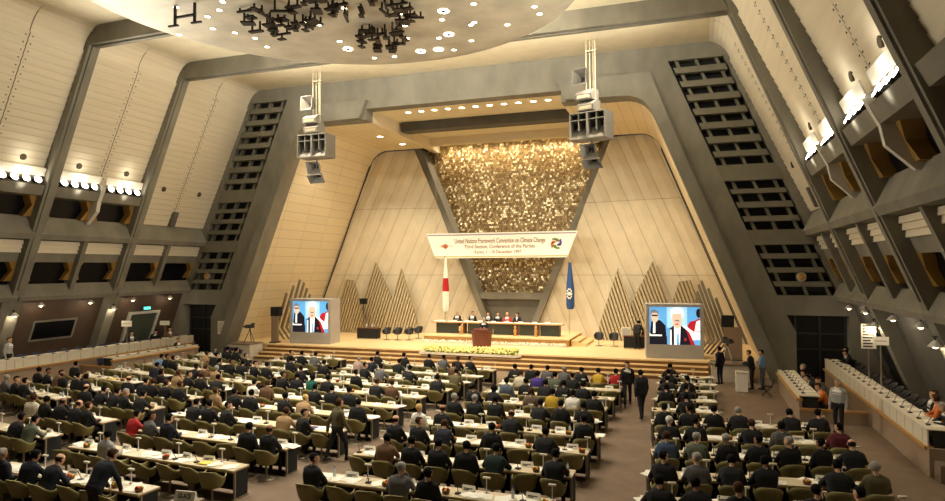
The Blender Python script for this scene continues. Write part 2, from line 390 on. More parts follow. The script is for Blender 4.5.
for s in (-1, 1):
    side = SIDE[s]; YB = YBS[s]
    # outer sheet put behind everything to block light leaks
    struct(MB().prismY(mir([(W(0)+1.6, 0), (W(17)+1.6, 17), (W(17)+1.9, 17), (W(0)+1.9, 0)], s), -3, 34.9).build('wall_%s' % side, M['concrete_dark']))
    # ground storey: brown wall leaning with the ribs
    struct(MB().prismY(mir([(20.9, 0), (19.35, 3.95), (19.6, 3.95), (21.2, 0)], s), -3, 34.05).build('wall_%s_ground' % side, M['brown_wall'] if s < 0 else M['concrete_dark']))
    for bi in range(5):
        y0, y1 = YB[bi]+.29, YB[bi+1]-(.29 if bi < 4 else 0); yc = (YB[bi]+YB[bi+1])/2; last = bi == 4
        # boarded wall
        zb = 8.1 if last else 9.45
        prof = []; n = round((15.7-zb)/.31); dz = (15.7-zb)/n
        for i in range(n): prof += [(P(zb+i*dz)-.03, zb+i*dz), (P(zb+i*dz+.02)-.03, zb+i*dz+.02), (P(zb+i*dz+.02)-.05, zb+i*dz+.02), (P(zb+(i+1)*dz)-.09, zb+(i+1)*dz)]
        prof += bez((P(15.72), 15.72), (14.0, 16.72), (13.3, 16.8), 6)[0:]
        bd = MB(); k = len(prof)
        for a, b in ((y0, yc-.02), (yc+.02, y1)):
            bd.add([(s*x, a, z) for x, z in prof]+[(s*x, b, z) for x, z in prof], [(i, i+1, i+1+k, i+k) if s > 0 else (i+k, i+1+k, i+1, i) for i in range(k-1)], 0)
            for i in range(n): bd.mi[len(bd.mi)-(k-1)+4*i] = 2
        bd.prismY(mir([(P(zb)+.05, zb), (P(15.7)+.05, 15.7), (P(15.7)+.1, 15.7), (P(zb)+.1, zb)], s), y0, y1, 1)
        for i in range(n):
            for q in (-.16, .16):
                z = zb+(i+.5)*dz; bd.obox((s*(P(z)-.08), yc+q, z), (.02, .05, .05), mi=1)
        for q in (-.25, .25):
            z = 10.7 if not last else 10.2
            c = Vector((s*(P(z)-.02), yc+q*5.7, z)); bd.tube(c+Vector((s*.05, 0, 0)), c-Vector((s*.085, 0, .03)), .15, n=12, mi=1)
        struct(bd.build('wall_%s_boards' % side, [M['board'], M['seam'], M['soft_seam']]))
        # upper parapet and, away from the end bay, the booth windows over it
        pz = 8.1
        trim(MB().prismY(mir([(17.82, pz), (17.40, 7.22), (17.53, 6.97), (19.2, 6.97), (19.2, pz)], s), YB[bi]+.03, YB[bi+1]-.03), M['concrete'])
        trim(MB().prismY(mir([(18.95, 4.78), (18.62, 4.15), (18.72, 3.95), (20.7, 3.95), (20.7, 4.78)], s), YB[bi]+.03, YB[bi+1]-.03), M['concrete'])
        if not last:
            trim(MB().prismY(mir([(16.85, 9.03), (16.62, 9.5), (18.4, 9.5), (18.6, 9.03)], s), y0, y1), M['concrete'])
            trim(MB().prismY(mir([(P(10.0)-.12, 10.0), (16.5, 9.7), (16.85, 9.0), (16.95, 8.5), (17.6, 7.85), (18.2, 8.1), (17.4, 10.0)], s), yc-.11, yc+.11), M['pale'])  # concrete fin coloured pale, standing in for floodlight falling on it
        else:
            trim(MB().prismY(mir([(P(8.1)-.35, 8.1), (P(8.95)-.3, 8.95), (P(8.95), 8.95), (P(8.1), 8.1)], s), yc-.16, yc+.16), M['concrete_dark'])
        # lower gallery: boards, beam, mid fin
        g = MB()
        for i in range(3):
            z = 6.33+.2*i; g.prismY(mir([(W(z)+.33, z), (W(z+.2)+.42, z+.2), (W(z+.2)+.6, z+.2), (W(z)+.6, z)], s), y0, y1)
        struct(g.build('wall_%s_boards' % side, M['board']))
        trim(MB().prismY(mir([(W(5.88)+.42, 5.88), (W(6.34)+.42, 6.34), (W(6.34)+1.6, 6.34), (W(5.88)+1.6, 5.88)], s), y0, y1), M['concrete'])
        trim(MB().prismY(mir([(W(6.97)+.1, 6.97), (W(4.45)+.12, 4.45), (W(4.3)+1.5, 4.5), (W(6.97)+1.5, 6.97)], s), yc-.12, yc+.12), M['concrete'])
        for (a, b) in ((y0, yc-.12), (yc+.12, y1)):
            for (zl, zh) in (((5.0, 5.9),) if last else ((5.0, 5.9), (8.1, 9.05))):
                wn += 1; zm = (zl+zh)/2; dep = .75 if zl < 6 else .9
                wo = struct(MB().prismY(mir([(W(zl)+dep, zl-.25), (W(zh)+dep, zh+.1), (W(zh)+dep+.05, zh+.1), (W(zl)+dep+.05, zl-.25)], s), a, b).build('window_%d' % wn, M['dark_glass']))
                fr = MB()
                for e, sg in ((b, -1), (a, 1)):
                    pts = [(e, zh), (e, zl-.05), (e+sg*.38, zl-.05), (e+sg*.1, zm), (e+sg*.38, zh)]
                    vs = []
                    for d in (.42, dep): vs += [(s*(W(z)+d), y, z) for y, z in pts]
                    fr.add(vs, [(0, 1, 2, 3, 4), (9, 8, 7, 6, 5)]+[(i, (i+1) % 5, (i+1) % 5+5, i+5) for i in range(5)], 0)
                fr.build('window_reveal', M['yellow_panel'], wo)
# booth window and doors of the ground storey
def gx(z, d=0): return 20.9-.392*z-d
for s, y0, y1, z0, z1 in ((-1, 24.3, 26.6, 1.85, 2.75), (-1, 18.6, 20.9, 1.85, 2.75)):
    wn += 1
    o = struct(MB().prismY(mir([(gx(z0, .06), z0), (gx(z1, .06), z1), (gx(z1), z1), (gx(z0), z0)], s), y0, y1).build('window_%d' % wn, M['dark_glass']))
    f = MB()
    for a, b, c, d in ((y0-.1, y0, z0-.1, z1+.1), (y1, y1+.1, z0-.1, z1+.1), (y0, y1, z0-.1, z0), (y0, y1, z1, z1+.1)):
        f.prismY(mir([(gx(c, .1), c), (gx(d, .1), d), (gx(d), d), (gx(c), c)], s), a, b)
    f.build('window_frame', M['concrete'], o)
M['door_green'] = mat('door_green', (70, 78, 66), .6)
for s, y0, y1 in ((-1, 30.3, 32.3), (1, 30.3, 32.3)):
    dn = 1 if s < 0 else 2
    o = struct(MB().prismY(mir([(gx(0, .05), 0), (gx(2.75, .05), 2.75), (gx(2.75), 2.75), (gx(0), 0)], s), y0, y1).build('door_%d' % dn, M['door_green'] if s < 0 else M['black']))
    f = MB()
    for a, b, c, d in ((y0-.16, y0, 0, 2.92), (y1, y1+.16, 0, 2.92), (y0, y1, 2.75, 2.92)):
        f.prismY(mir([(gx(c, .16), c), (gx(d, .16), d), (gx(d), d), (gx(c), c)], s), a, b)
    f.build('door_frame', M['pale'] if s < 0 else M['concrete_dark'], o)
    MB().box(-.02, .02, -.06, .06, -.08, .08).build('door_handle', M['chrome'], o, (s*gx(1.05, .1), y1-.25, 1.05))
# dark double doors standing in the end wall openings
for s in (-1, 1):
    o = struct(MB().box(min(s*17.05, s*19.3), max(s*17.05, s*19.3), 34.7, 34.76, 0, 3.2).build('door_%d' % (3 if s < 0 else 4), M['black']))
    f = MB()
    for x in (17.1, 18.15, 19.25): f.box(min(s*(x-.05), s*(x+.05)), max(s*(x-.05), s*(x+.05)), 34.64, 34.7, 0, 3.2)
    for z in (1.55, 2.3): f.box(min(s*17.05, s*19.3), max(s*17.05, s*19.3), 34.65, 34.7, z-.04, z+.04)
    f.build('door_frame', M['lamp_body'], o)
# ------------------------------------------------------------------ lamps on the side walls
NB = {3: 'second bay from the stage', 2: 'third bay from the stage', 1: 'fourth bay from the stage', 0: 'fifth bay from the stage', 4: 'bay next to the stage'}
for s in (-1, 1):
    YB = YBS[s]
    for bi in (2, 3):
        for hf in (0, 1):
            bl = (YB[bi+1]-YB[bi])/2; yc = YB[bi]+(.27+hf*.47)*bl*2
            t = thing('floodlight_bank', 'row of four bright floodlights on the upper %s gallery ledge, %s half of %s' % (SIDE[s], ('near', 'far')[hf], NB[bi].replace(' from the stage', '')), 'floodlight', (s*16.75, yc, 9.5), 0, 'gallery floodlight banks')
            MB().box(-.08, .08, -1.05, 1.05, 0, .06).build('mounting_rail', M['lamp_body'], t)
            MB().prismY([(-s*.1, .42), (-s*.25, .78), (-s*.21, .8), (-s*.06, .44)], -1.15, 1.15).build('reflector', M['banner_white'], t)
            for i in range(4):
                y = -.84+.56*i
                h = MB(); a = Vector((0, y, .2)); d = Vector((-s*.75, 0, .35)).normalized()
                h.tube(a-d*.12, a+d*.12, .13, .19, 12, 0).tube((0, y, .05), (0, y, .2), .03, mi=0)
                h.tube(a+d*.1, a+d*.135, .17, .17, 12, 1).build('lamp_head', [M['lamp_body'], M['flood_glow']], t)
    for bi in range(1, 5):
        for q, y in enumerate((YB[bi]+1.35, YB[bi]+4.2, YB[bi]-.02)):
            if q == 2 and bi == 0: continue
            x, z = (s*18.95, 3.78) if q < 2 else (s*(W(3.35)-.12), 3.35)
            nm = ('near', 'far')[q]+' end of the' if q < 2 else ''
            lb = ('small lamp under %s gallery, %s %s' % (SIDE[s], nm, NB[bi])) if q < 2 else 'small lamp on the %s concrete column, near end of %s' % (SIDE[s], NB[bi])
            t = thing('gallery_lamp', lb.replace(' from the stage', ''), 'lamp', (x, y, z), 0, 'small lamps under the galleries')
            MB().tube((0, 0, .18), (0, 0, .02), .03).box(-.06, .06, -.06, .06, .14, .18).build('lamp_bracket', M['lamp_body'], t)
            MB().lathe([(.03, .06), (.1, .0), (.2, -.12)], n=12).build('lamp_shade', M['pale'], t)
            MB().ball((0, 0, -.08), .1, 8).build('lamp_bulb', M['small_glow'], t)
            lamp('gallery_lamp_light', 'POINT', (x-s*.05, y, z-.24), (x, y, 0), 16, WARM, .08)
t = thing('exit_sign', 'small lit green exit sign above the left side door', 'sign', (-(gx(3.1, .12)), 31.3, 3.1))
MB().box(-.05, .05, -.28, .28, -.1, .1).build('sign_box', M['lamp_body'], t)
MB().box(.05, .056, -.26, .26, -.085, .085).build('sign_face', M['exit_glow'], t)
def signstand(x, y, z, wd, ht, label, lines, rz=0, z0=.45):
    t = thing('sign_stand', label, 'sign', (x, y, z0), rz); z -= z0
    MB().tube((0, 0, 0), (0, 0, z), .025).lathe([(.22, 0), (.22, .03), (.03, .05)], n=12).build('pole', M['leg_metal'], t)
    b = MB().box(-wd/2, wd/2, -.05, -.03, z-ht/2, z+ht/2).build('sign_board', M['paper'], t)
    q = MB()
    for i in range(lines):
        zz = z+ht/2-(i+.8)*ht/(lines+.6); q.box(-wd*.38, wd*(.38-.12*(i % 3)), -.053, -.05, zz-ht*.03, zz+ht*.03)
    q.build('lettering', M['ink'], b)
    return t
signstand(-18.7, 29.05, 2.35, .6, .34, 'white sign on a pole by the left side door, nearer the camera', 1, .3)
signstand(-18.7, 31.9, 2.16, .6, .26, 'white sign on a pole beyond the left side door', 1, .3)
signstand(18.75, 28.3, 2.85, .5, .95, 'tall white notice board on a pole behind the upper right desks', 8, z0=.45)
signstand(18.75, 26.6, 2.85, .5, .3, 'small white sign on a pole behind the upper right desks', 1, z0=.45)
t = thing('paper_notice', 'white paper notice fixed to the left concrete leg of the portal', 'notice', (-16.22, 34.02, 1.75))
MB().box(-.26, .26, -.02, 0, -.42, .42).build('sheet', M['paper'], t)
q = MB()
for i in range(7): q.box(-.18, .16-.03*(i % 3), -.024, -.02, .28-.09*i, .3-.09*i)
q.build('lettering', M['ink'], t)

# ------------------------------------------------------------------ ceiling dish with its downlights and metal sculptures
DC = Vector((.4, 19.3, 0)); DR = 9.12
t = thing('ceiling_dish', 'huge round pale dish hanging under the ceiling, dotted with downlights', 'ceiling dish', (DC.x, DC.y, 15.35))
MB().lathe([(0, -.06), (2, -.06), (5, -.045), (8.0, -.02), (8.6, .0), (DR, .12), (DR+.03, .25), (8.7, .6), (0, .9)], n=96).build('dish_shell', M['dish'], t)
for i in range(8):
    a = 2*PI*i/8+.2; MB().tube((6.5*math.cos(a), 6.5*math.sin(a), .6), (6.5*math.cos(a), 6.5*math.sin(a), 1.5), .05).build('hanger_rod', M['steel'], t)
DL = [(-5.45, 21.91), (-5.06, 22.7), (-5.26, 23.79), (-2.0, 21.85), (-1.63, 22.26), (.15, 21.1), (-1.87, 24.22), (-1.5, 26.73), (-.52, 26.85), (1.04, 24.84), (1.56, 23.5), (1.9, 22.29), (3.19, 23.41), (4.85, 22.4), (4.08, 24.33), (4.28, 24.14), (2.32, 25.29), (3.51, 26.06), (2.39, 26.92), (6.91, 23.43), (6.94, 24.19), (5.47, 24.82), (-5.76, 19.01), (-7.86, 21.4), (-5.98, 21.24), (-4.41, 19.75), (-3.76, 19.16), (-5.29, 20.13), (-4.5, 16), (-1, 15), (3, 14.5), (5.5, 17), (-6.8, 16.2), (0, 18)]
def dz(x, y):
    r = math.hypot(x-DC.x, y-DC.y); return -.06+max(0, r-2)/6*.04 if r < 8 else -.02+(r-8)*.04
for x, y in DL:
    z = dz(x, y); MB().lathe([(.12, -.03), (.12, .02)], n=14).lathe([(0, -.02), (.1, -.02)], n=14, mi=1).build('downlight', [M['pale'], M['lamp_glow']], t, (x-DC.x, y-DC.y, z))
for x, y in [(-2.03, 25.22), (.9, 26.6), (3.55, 22.65), (2.86, 25.03), (1.75, 26.65)]:
    z = dz(x, y); MB().lathe([(.21, -.03), (.21, .02), (.13, .02), (.13, -.03), (.21, -.03)], n=18, mi=1).ball((0, 0, .0), .09, 8).build('downlight', [M['bronze'], M['lamp_glow']], t, (x-DC.x, y-DC.y, z))
rnd = random.Random(11)
SC = [('metal_sculpture', 'leftmost large cluster of dark metal bars and plates hanging under the dish', (-2.8, 20.9), 1.25, 1.25, 17),
      ('metal_sculpture', 'middle cluster of dark metal bars and plates under the dish, at the picture top', (-.1, 20.2), 1.15, .95, 16),
      ('metal_sculpture', 'rightmost cluster of dark metal bars hanging under the dish, at the picture top', (2.3, 21.1), .6, 1.2, 13),
      ('metal_sculpture', 'cluster of dark metal bars nearest the far rim of the dish', (.35, 23.9), 1.15, 1.2, 18)]
for nm, lb, (x, y), ax, ay, n in SC:
    t = thing(nm, lb, 'sculpture', (x, y, 15.29), 0, 'metal sculptures under the dish')
    for i in range(n):
        px, py = rnd.uniform(-ax, ax), rnd.uniform(-ay, ay); h = rnd.uniform(.15, .5); b = MB()
        rz = rnd.choice((0, PI/2, .35, PI/2+.35))
        L, wd = rnd.choice(((.8, .09), (.65, .08), (.5, .36), (.4, .3), (.6, .2)))
        b.obox((px, py, -h), (L, wd, .07), rz)
        for q in (-.3, .3):
            b.box(px+q*L*math.cos(rz)-.03, px+q*L*math.cos(rz)+.03, py+q*L*math.sin(rz)-.03, py+q*L*math.sin(rz)+.03, -h, -.02 if q < 0 else min(-.08, -h+rnd.uniform(.2, .45)))
        if i % 3 == 0:
            b.box(px-.03, px+.03, py-.03, py+.03, -h-.2, -h); b.obox((px, py, -h-.21), (.32, .2, .04), rz)
        b.build('metal_bar', M['bronze'], t)
t = thing('metal_sculpture', 'small lone arched metal frame hanging on the left of the dish', 'sculpture', (-5.2, 18.86, 15.29))
b = MB()
for x in (-.45, .45): b.box(x-.04, x+.04, -.04, .04, -.75, -.02)
b.box(-.45, .45, -.04, .04, -.5, -.42).box(-.75, -.3, -.04, .04, -.79, -.73).box(.3, .75, -.04, .04, -.79, -.73)
b.build('frame_bars', M['bronze'], t)

# ------------------------------------------------------------------ round lights in the stage soffits
def soffit(x, y, z, lb, r, grp):
    t = thing('recessed_light', lb, 'ceiling light', (x, y, z), 0, grp)
    MB().lathe([(r+.04, -.02), (r+.04, .0), (r, .0), (r, -.02), (r+.04, -.02)], n=16).build('trim_ring', M['pale'], t)
    MB().lathe([(0, -.012), (r, -.012)], n=16).build('diffuser', M['lamp_glow'], t)
for i in range(11): soffit(-4.1+i*.88, 36.2, 15.145, 'round light, %s from left in the row over the stage front' % ORD[i+1], .17, 'round lights over the stage front')
for i in range(9): soffit(-5.3+i*1.33, 44.9, 15.145, 'round light, %s from left in the row above the glass wall' % ORD[i+1], .3, 'round lights above the glass wall')
for s in (-1, 1):
    soffit(s*7.3, 38.7, 14.345, 'round light in the %s stage soffit, nearer the middle' % SIDE[s], .2, 'lights in the side soffits')
    soffit(s*7.0, 41.6, 14.345, 'round light in the %s stage soffit, nearest the back wall' % SIDE[s], .2, 'lights in the side soffits')
for s in (-1, 1):
    t = thing('wall_disc', 'round brass disc on the slotted tower %s of the portal' % SIDE[s], 'wall light', (s*17.3, 33.98, 5.03))
    MB().tube((0, .02, 0), (0, -.12, 0), .24, .2, 18).build('rim', M['steel'], t); MB().ball((0, -.1, 0), .17, 14, sc=(1, .4, 1)).build('face', M['fruit_yellow'] if 0 else M['wood'], t)
# ------------------------------------------------------------------ hanging loudspeaker clusters
def horn(b, c, wx, wz, dep, tilt, mi_out=0, mi_in=1):   # open horn mouth towards the audience
    R = Matrix.Rotation(tilt, 3, 'X'); c = Vector(c)
    o = [(-wx, 0, -wz), (wx, 0, -wz), (wx, 0, wz), (-wx, 0, wz)]; k = .35
    bk = [(-wx*k, dep, -wz*k), (wx*k, dep, -wz*k), (wx*k, dep, wz*k), (-wx*k, dep, wz*k)]
    inn = [(x*.93, -.001, z*.93) for x, y, z in o]; ib = [(x*k*.8, dep*.7, z*k*.8) for x, y, z in o]
    vs = [c+R@Vector(p) for p in o+bk+inn+ib]
    b.add(vs, [(0, 4, 5, 1), (1, 5, 6, 2), (2, 6, 7, 3), (3, 7, 4, 0), (4, 7, 6, 5), (0, 1, 9, 8), (1, 2, 10, 9), (2, 3, 11, 10), (3, 0, 8, 11)], mi_out)
    b.add(vs, [(8, 9, 13, 12), (9, 10, 14, 13), (10, 11, 15, 14), (11, 8, 12, 15)], mi_out)
    b.add(vs, [(12, 13, 14, 15)], mi_in)
for s in (-1, 1):
    t = thing('loudspeaker_cluster', 'column of grey horn loudspeakers hanging at the %s of the portal' % SIDE[s], 'loudspeaker', (s*7.8, 31.8, 0), -.3 if s > 0 else -.04, 'hanging loudspeaker clusters')
    for x, y in ((-.45, 0), (-.2, .1), (.1, .1), (.35, 0)):
        MB().tube((x*.6, y, 13.3), (x*.6, y, 16.8), .035).build('hanging_rod', M['steel'], t)
    MB().box(-.4, .35, -.1, .2, 13.15, 13.25).box(-.3, .3, -.05, .15, 16.2, 16.26).build('rigging_frame', M['steel'], t)
    b = MB(); horn(b, (-.5, -.35, 14.95), .38, .42, .7, -.1); b.build('top_horn', [M['speaker_grey'], M['black']], t)
    b = MB()
    for z, dx in ((14.0, -.2), (13.45, -.1)):
        b.prismX([(-.45, z-.25), (-.5, z+.02), (-.1, z+.3), (.35, z+.3), (.35, z-.25)], dx-.45, dx+.42)
        b.box(dx-.35, dx+.32, -.49, -.47, z-.2, z-.02, 1)
    b.build('wedge_speaker', [M['speaker_grey'], M['steel']], t)
    b = MB().box(-.95, -.9, -.55, .45, 11.78, 13.1).box(.9, .95, -.55, .45, 11.78, 13.1).box(-.9, .9, -.55, .45, 13.05, 13.1).box(-.9, .9, -.55, .45, 11.78, 11.83).box(-.9, .9, .4, .45, 11.83, 13.05).box(-.04, .04, -.55, .4, 11.83, 13.05)
    for x in (-.47, .47):
        b.prismX([(-.5, 11.83), (.05, 12.45), (.4, 12.5), (.4, 11.83)], x-.43, x+.43)
        b.box(x-.02, x+.02, -.5, .3, 12.2, 13.05); b.box(x-.43, x+.43, -.5, .3, 12.72, 12.76)
    b.box(-.9, .9, .2, .38, 12.4, 13.05, 1)
    b.build('bass_bins', [M['speaker_grey'], M['black']], t)
    b = MB().tube((0, 0, 11.8), (0, 0, 10.6), .04)
    horn(b, (-.02, -.35, 11.2), .42, .36, .55, .35); horn(b, (.15, -.3, 10.55), .5, .28, .5, .75)
    b.build('lower_horns', [M['speaker_grey'], M['black']], t)

# ------------------------------------------------------------------ banner
def text(body, size, loc, mt, parent, name, wid=None, rx=PI/2, rz=0, ext=.004):
    cu = bpy.data.curves.new(name, 'FONT'); cu.body = body; cu.size = size; cu.align_x = 'CENTER'; cu.align_y = 'CENTER'; cu.extrude = ext; cu.offset = size*.012
    o = bpy.data.objects.new(name, cu); col.objects.link(o)
    me = bpy.data.meshes.new_from_object(o.evaluated_get(bpy.context.evaluated_depsgraph_get()))
    bpy.data.objects.remove(o)
    xs = [v.co.x for v in me.vertices]
    if wid:
        k = wid/(max(xs)-min(xs))
        for v in me.vertices: v.co.x *= k
    me.materials.clear(); me.materials.append(mt)
    r = bpy.data.objects.new(name, me); col.objects.link(r); r.parent = parent; r.location = loc; r.rotation_euler = (rx, 0, rz)
    return r
t = thing('banner', 'long white trapezoid conference banner hanging above the rostrum', 'banner', (0, 42, 0))
MB().prismY([(-5.35, 7.93), (5.35, 7.93), (4.66, 6.2), (-4.66, 6.2)], -.02, .02).build('cloth', M['banner_white'], t)
M['stripe_grey'] = mat('stripe_grey', (150, 140, 150), .8); M['stripe_olive'] = mat('stripe_olive', (176, 170, 70), .8)
MB().prismY([(-5.27, 7.84), (5.27, 7.84), (5.24, 7.76), (-5.24, 7.76)], -.025, -.02).build('top_stripe', M['stripe_grey'], t)
MB().prismY([(-4.7, 6.33), (4.7, 6.33), (4.68, 6.26), (-4.68, 6.26)], -.025, -.02).build('bottom_stripe', M['stripe_olive'], t)
text('United Nations Framework Convention on Climate Change', .46, (.0, -.03, 7.36), M['gold_letter'], t, 'lettering', 6.4)
text('Third Session, Conference of the Parties', .34, (.0, -.03, 6.97), M['gold_letter'], t, 'lettering', 5.0)
text('Kyoto, 1 - 10 December 1997', .3, (-.1, -.03, 6.6), M['gold_letter'], t, 'lettering', 3.3)
e = MB()   # swirling coloured emblem
for i, (a, mi) in enumerate(((60, 0), (150, 1), (230, 2), (330, 3))):
    for j in range(4):
        r0 = .2+.05*j; aa = math.radians(a+j*22)
        e.obox((3.95+r0*math.cos(aa), -.03, 7.12+r0*math.sin(aa)), (.24-.04*j, .008, .13), 0, mi, 0)
e.build('emblem', [M['leaf'], mat('emblem_orange', (200, 90, 40), .7), M['fruit_green'], mat('emblem_violet', (84, 70, 150), .7)], t)
e = MB(); e.tube((-3.88, -.03, 7.02), (-3.88, -.022, 7.02), .17, n=14); e.prismY([(-4.3, 7.05), (-4.02, 7.14), (-4.02, 6.92)], -.03, -.022, 1).prismY([(-3.7, 7.0), (-3.7, 7.1), (-3.15, 7.07), (-3.15, 7.03)], -.03, -.022, 2)
e.box(-4.55, -4.5, -.03, -.022, 6.85, 7.2, 2)
e.build('emblem', [mat('emblem_brown', (170, 96, 50), .7), M['fruit_orange'], mat('emblem_pale', (222, 210, 180), .7)], t)
for x in (-4.6, 4.6): MB().tube((x, 0, 7.93), (x, 0, 14.5), .012, n=5).build('hanging_wire', M['steel'], t)

# ------------------------------------------------------------------ flags
def flag(x, y, z0, z1, r, label, bands, polez, name):
    t = thing('flag', label, 'flag', (x, y, .72))
    MB().tube((0, 0, 0), (0, 0, polez), .03).lathe([(.3, 0), (.3, .05), (.04, .09)], n=14).ball((0, 0, polez), .07).build('pole', M['steel'], t)
    b = MB(); n = 20; nz = 24; vs = []
    for j in range(nz+1):
        u = j/nz; z = z1-.72-(z1-z0)*u; rr = r*(.25+.75*min(1, u*1.6+.1)); 
        if u > .94: rr *= 1-(u-.94)*5
        for i in range(n):
            a = 2*PI*i/n; q = rr*(1+.22*math.sin(a*5+u*2)); vs.append((.05+q*math.cos(a), -.02+q*.6*math.sin(a), z))
    for j in range(nz):
        u = (j+.5)/nz; mi = 0
        for k, (a0, a1) in enumerate(bands): mi = 1 if a0 < u < a1 else mi
        b.add(vs[j*n:(j+2)*n], [(i, (i+1) % n, (i+1) % n+n, i+n) for i in range(n)], mi, True)
    return t, b
t, b = flag(-3.93, 42, 2.5, 6.2, .21, 'white flag with red disc furled on a pole left of the banner', [(.38, .64)], 5.6, 'a')
b.build('cloth', [M['flag_white'], M['flag_red']], t)
t, b = flag(4.78, 42, 2.8, 5.85, .24, 'blue flag with white emblem furled on a pole right of the banner', [], 5.2, 'b')
c = b.build('cloth', [M['flag_blue'], M['flag_white']], t)
e = MB()
for i in range(10):
    a = 2*PI*i/10; e.box(.05+.16*math.cos(a)-.03, .05+.16*math.cos(a)+.03, -.3, -.255, 3.1+.3*math.sin(a)-.06, 3.1+.3*math.sin(a)+.06)
e.tube((.05, -.29, 3.1), (.05, -.25, 3.1), .12, n=10)
e.build('emblem', M['flag_white'], c)

# ------------------------------------------------------------------ rostrum: dais, long desk, lectern, flowers
b = MB().box(-4.15, 5.3, 38.75, 43.6, .72, 1.12, 0).box(-4.2, 5.35, 38.7, 43.6, 1.12, 1.2, 1)
t = thing('dais', 'low wooden dais carrying the head table', 'dais', (0, 0, 0))
b.build('platform', [M['wood'], M['stage_floor']], t)
MB().box(5.36, 6.3, 39.3, 42.3, .72, .9).box(5.36, 5.85, 39.3, 42.3, .9, 1.05).build('side_steps', M['tread'], t)
t = thing('head_table', 'long head table with dark panels and pale top on the dais', 'table', (0, 0, 0))
MB().prismZ([(-4.1, 39.85), (4.75, 39.85), (4.75, 40.55), (-4.1, 40.55)], 1.9, 1.97).build('tabletop', M['wood'], t)
MB().box(-4.0, 4.65, 39.9, 40.5, 1.971, 1.98).build('table_cover', M['banner_white'], t)
for x0, x1 in ((-3.75, -2.2), (-1.55, .15), (.2, 1.55), (1.95, 2.9), (3.3, 4.5)):
    MB().box(x0, x1, 39.95, 40.02, 1.22, 1.88).build('front_panel', M['desk_green'], t)
for x in (-3.75, -1.85, 1.75, 3.1, 4.45): MB().box(x-.06, x+.06, 40.05, 40.5, 1.2, 1.9).build('leg', M['wood_dark'], t)
for k, (x, lb) in enumerate(((-1.85, 'left'), (1.75, 'middle'), (3.1, 'right'))):
    q = thing('figurine', 'small pale figure standing in the %s gap of the head table front' % lb, 'figurine', (x, 39.6, 1.2), 0, 'figures before the head table')
    MB().lathe([(0, 0), (.11, 0), (.12, .06), (.06, .1), (.1, .25), (.12, .38), (.05, .45), (.09, .53), (.07, .62), (0, .66)], n=12).build('figure', M['wood'], q)
rnd = random.Random(5)
for i in range(9):
    x = -3.4+i*.9
    q = thing('name_plate', 'white name plate standing on the head table, %s from its left end' % ORD[i+1], 'name plate', (x, 40.0, 1.98), 0, 'name plates on the head table')
    MB().prismX([(-.05, 0), (.05, 0), (0, .1)], -.16, .16).build('card', M['paper'], q)
for i in range(7):
    x = -3.1+i*1.15
    q = thing('table_microphone', 'black microphone on the head table, %s from its left end' % ORD[i+1], 'microphone', (x, 40.15, 1.98), 0, 'microphones on the head table')
    MB().lathe([(.05, 0), (.05, .02), (.01, .03)], n=8).tube((0, 0, .02), (0, .1, .25), .008, n=5).ball((0, .11, .27), .02, 6).build('stem', M['mic'], q)
t = thing('lectern', 'rounded dark red wooden lectern at the front of the stage', 'lectern', (.4, 36.9, .72))
b = MB(); n = 14; vs = []
for z, k in ((0, .56), (.06, .56), (.95, .64), (1.02, .66)):
    for i in range(n): a = PI+PI*i/(n-1); vs.append((k*math.cos(a), .38*k/.6*math.sin(a), z))
fs = [(j*n+i, j*n+i+1, (j+1)*n+i+1, (j+1)*n+i) for j in range(3) for i in range(n-1)]
b.add(vs, fs, 0, True).add(vs, [tuple(range(3*n, 4*n))], 0); b.add([(x, y, z) for x, y, z in vs], [(0, 3*n, 4*n-1, n-1)], 0)
b.build('body', M['wood_dark'], t)
MB().prismX([(-.3, 1.03), (-.3, 1.09), (.05, 1.16), (.05, 1.03)], -.45, .45).build('reading_desk', M['wood_dark'], t)
MB().tube((-.2, -.2, 1.09), (-.12, .02, 1.35), .012, n=5).tube((.2, -.2, 1.09), (.12, .02, 1.35), .012, n=5).build('microphone', M['mic'], t)
t = thing('flower_planter', 'long planter of pale yellow flowers before the lectern', 'flowers', (.55, 34.4, 0))
MB().prismZ([(-2.95, -.45), (2.75, -.45), (2.95, -.25), (2.95, .45), (-2.95, .45)], .62, .74).build('tray', M['white_panel'], t)
for x in (-2.4, 2.4): MB().box(x-.2, x+.2, -.25, .1, .19, .62).build('support', M['white_panel'], t)
b = MB(); g = MB()
for i in range(1500):
    x, y = rnd.uniform(-2.8, 2.75), rnd.uniform(-.38, .38)
    z = .78+.32*(1-(y/.45)**2)*rnd.uniform(.2, 1)
    if i % 5: b.ball((x, y, z), rnd.uniform(.035, .06), 6)
    else: g.obox((x, y, z-.05), (.1, .05, .1), rnd.uniform(0, 3), 0, .5)
b.build('blossoms', M['blossom'], t)['kind'] = 'stuff'
g.build('leaves', M['leaf'], t)['kind'] = 'stuff'
t = thing('flower_border', 'low row of small white flowers along the foot of the dais', 'flowers', (0, 0, 0))
b = MB(); g = MB().box(-4.1, 5.2, 38.35, 38.68, .72, .8)
for i in range(420): b.ball((rnd.uniform(-4.1, 5.2), rnd.uniform(38.36, 38.66), .82+rnd.uniform(0, .1)), .04, 6)
b.build('blossoms', M['paper'], t)['kind'] = 'stuff'; g.build('trough', M['white_panel'], t)

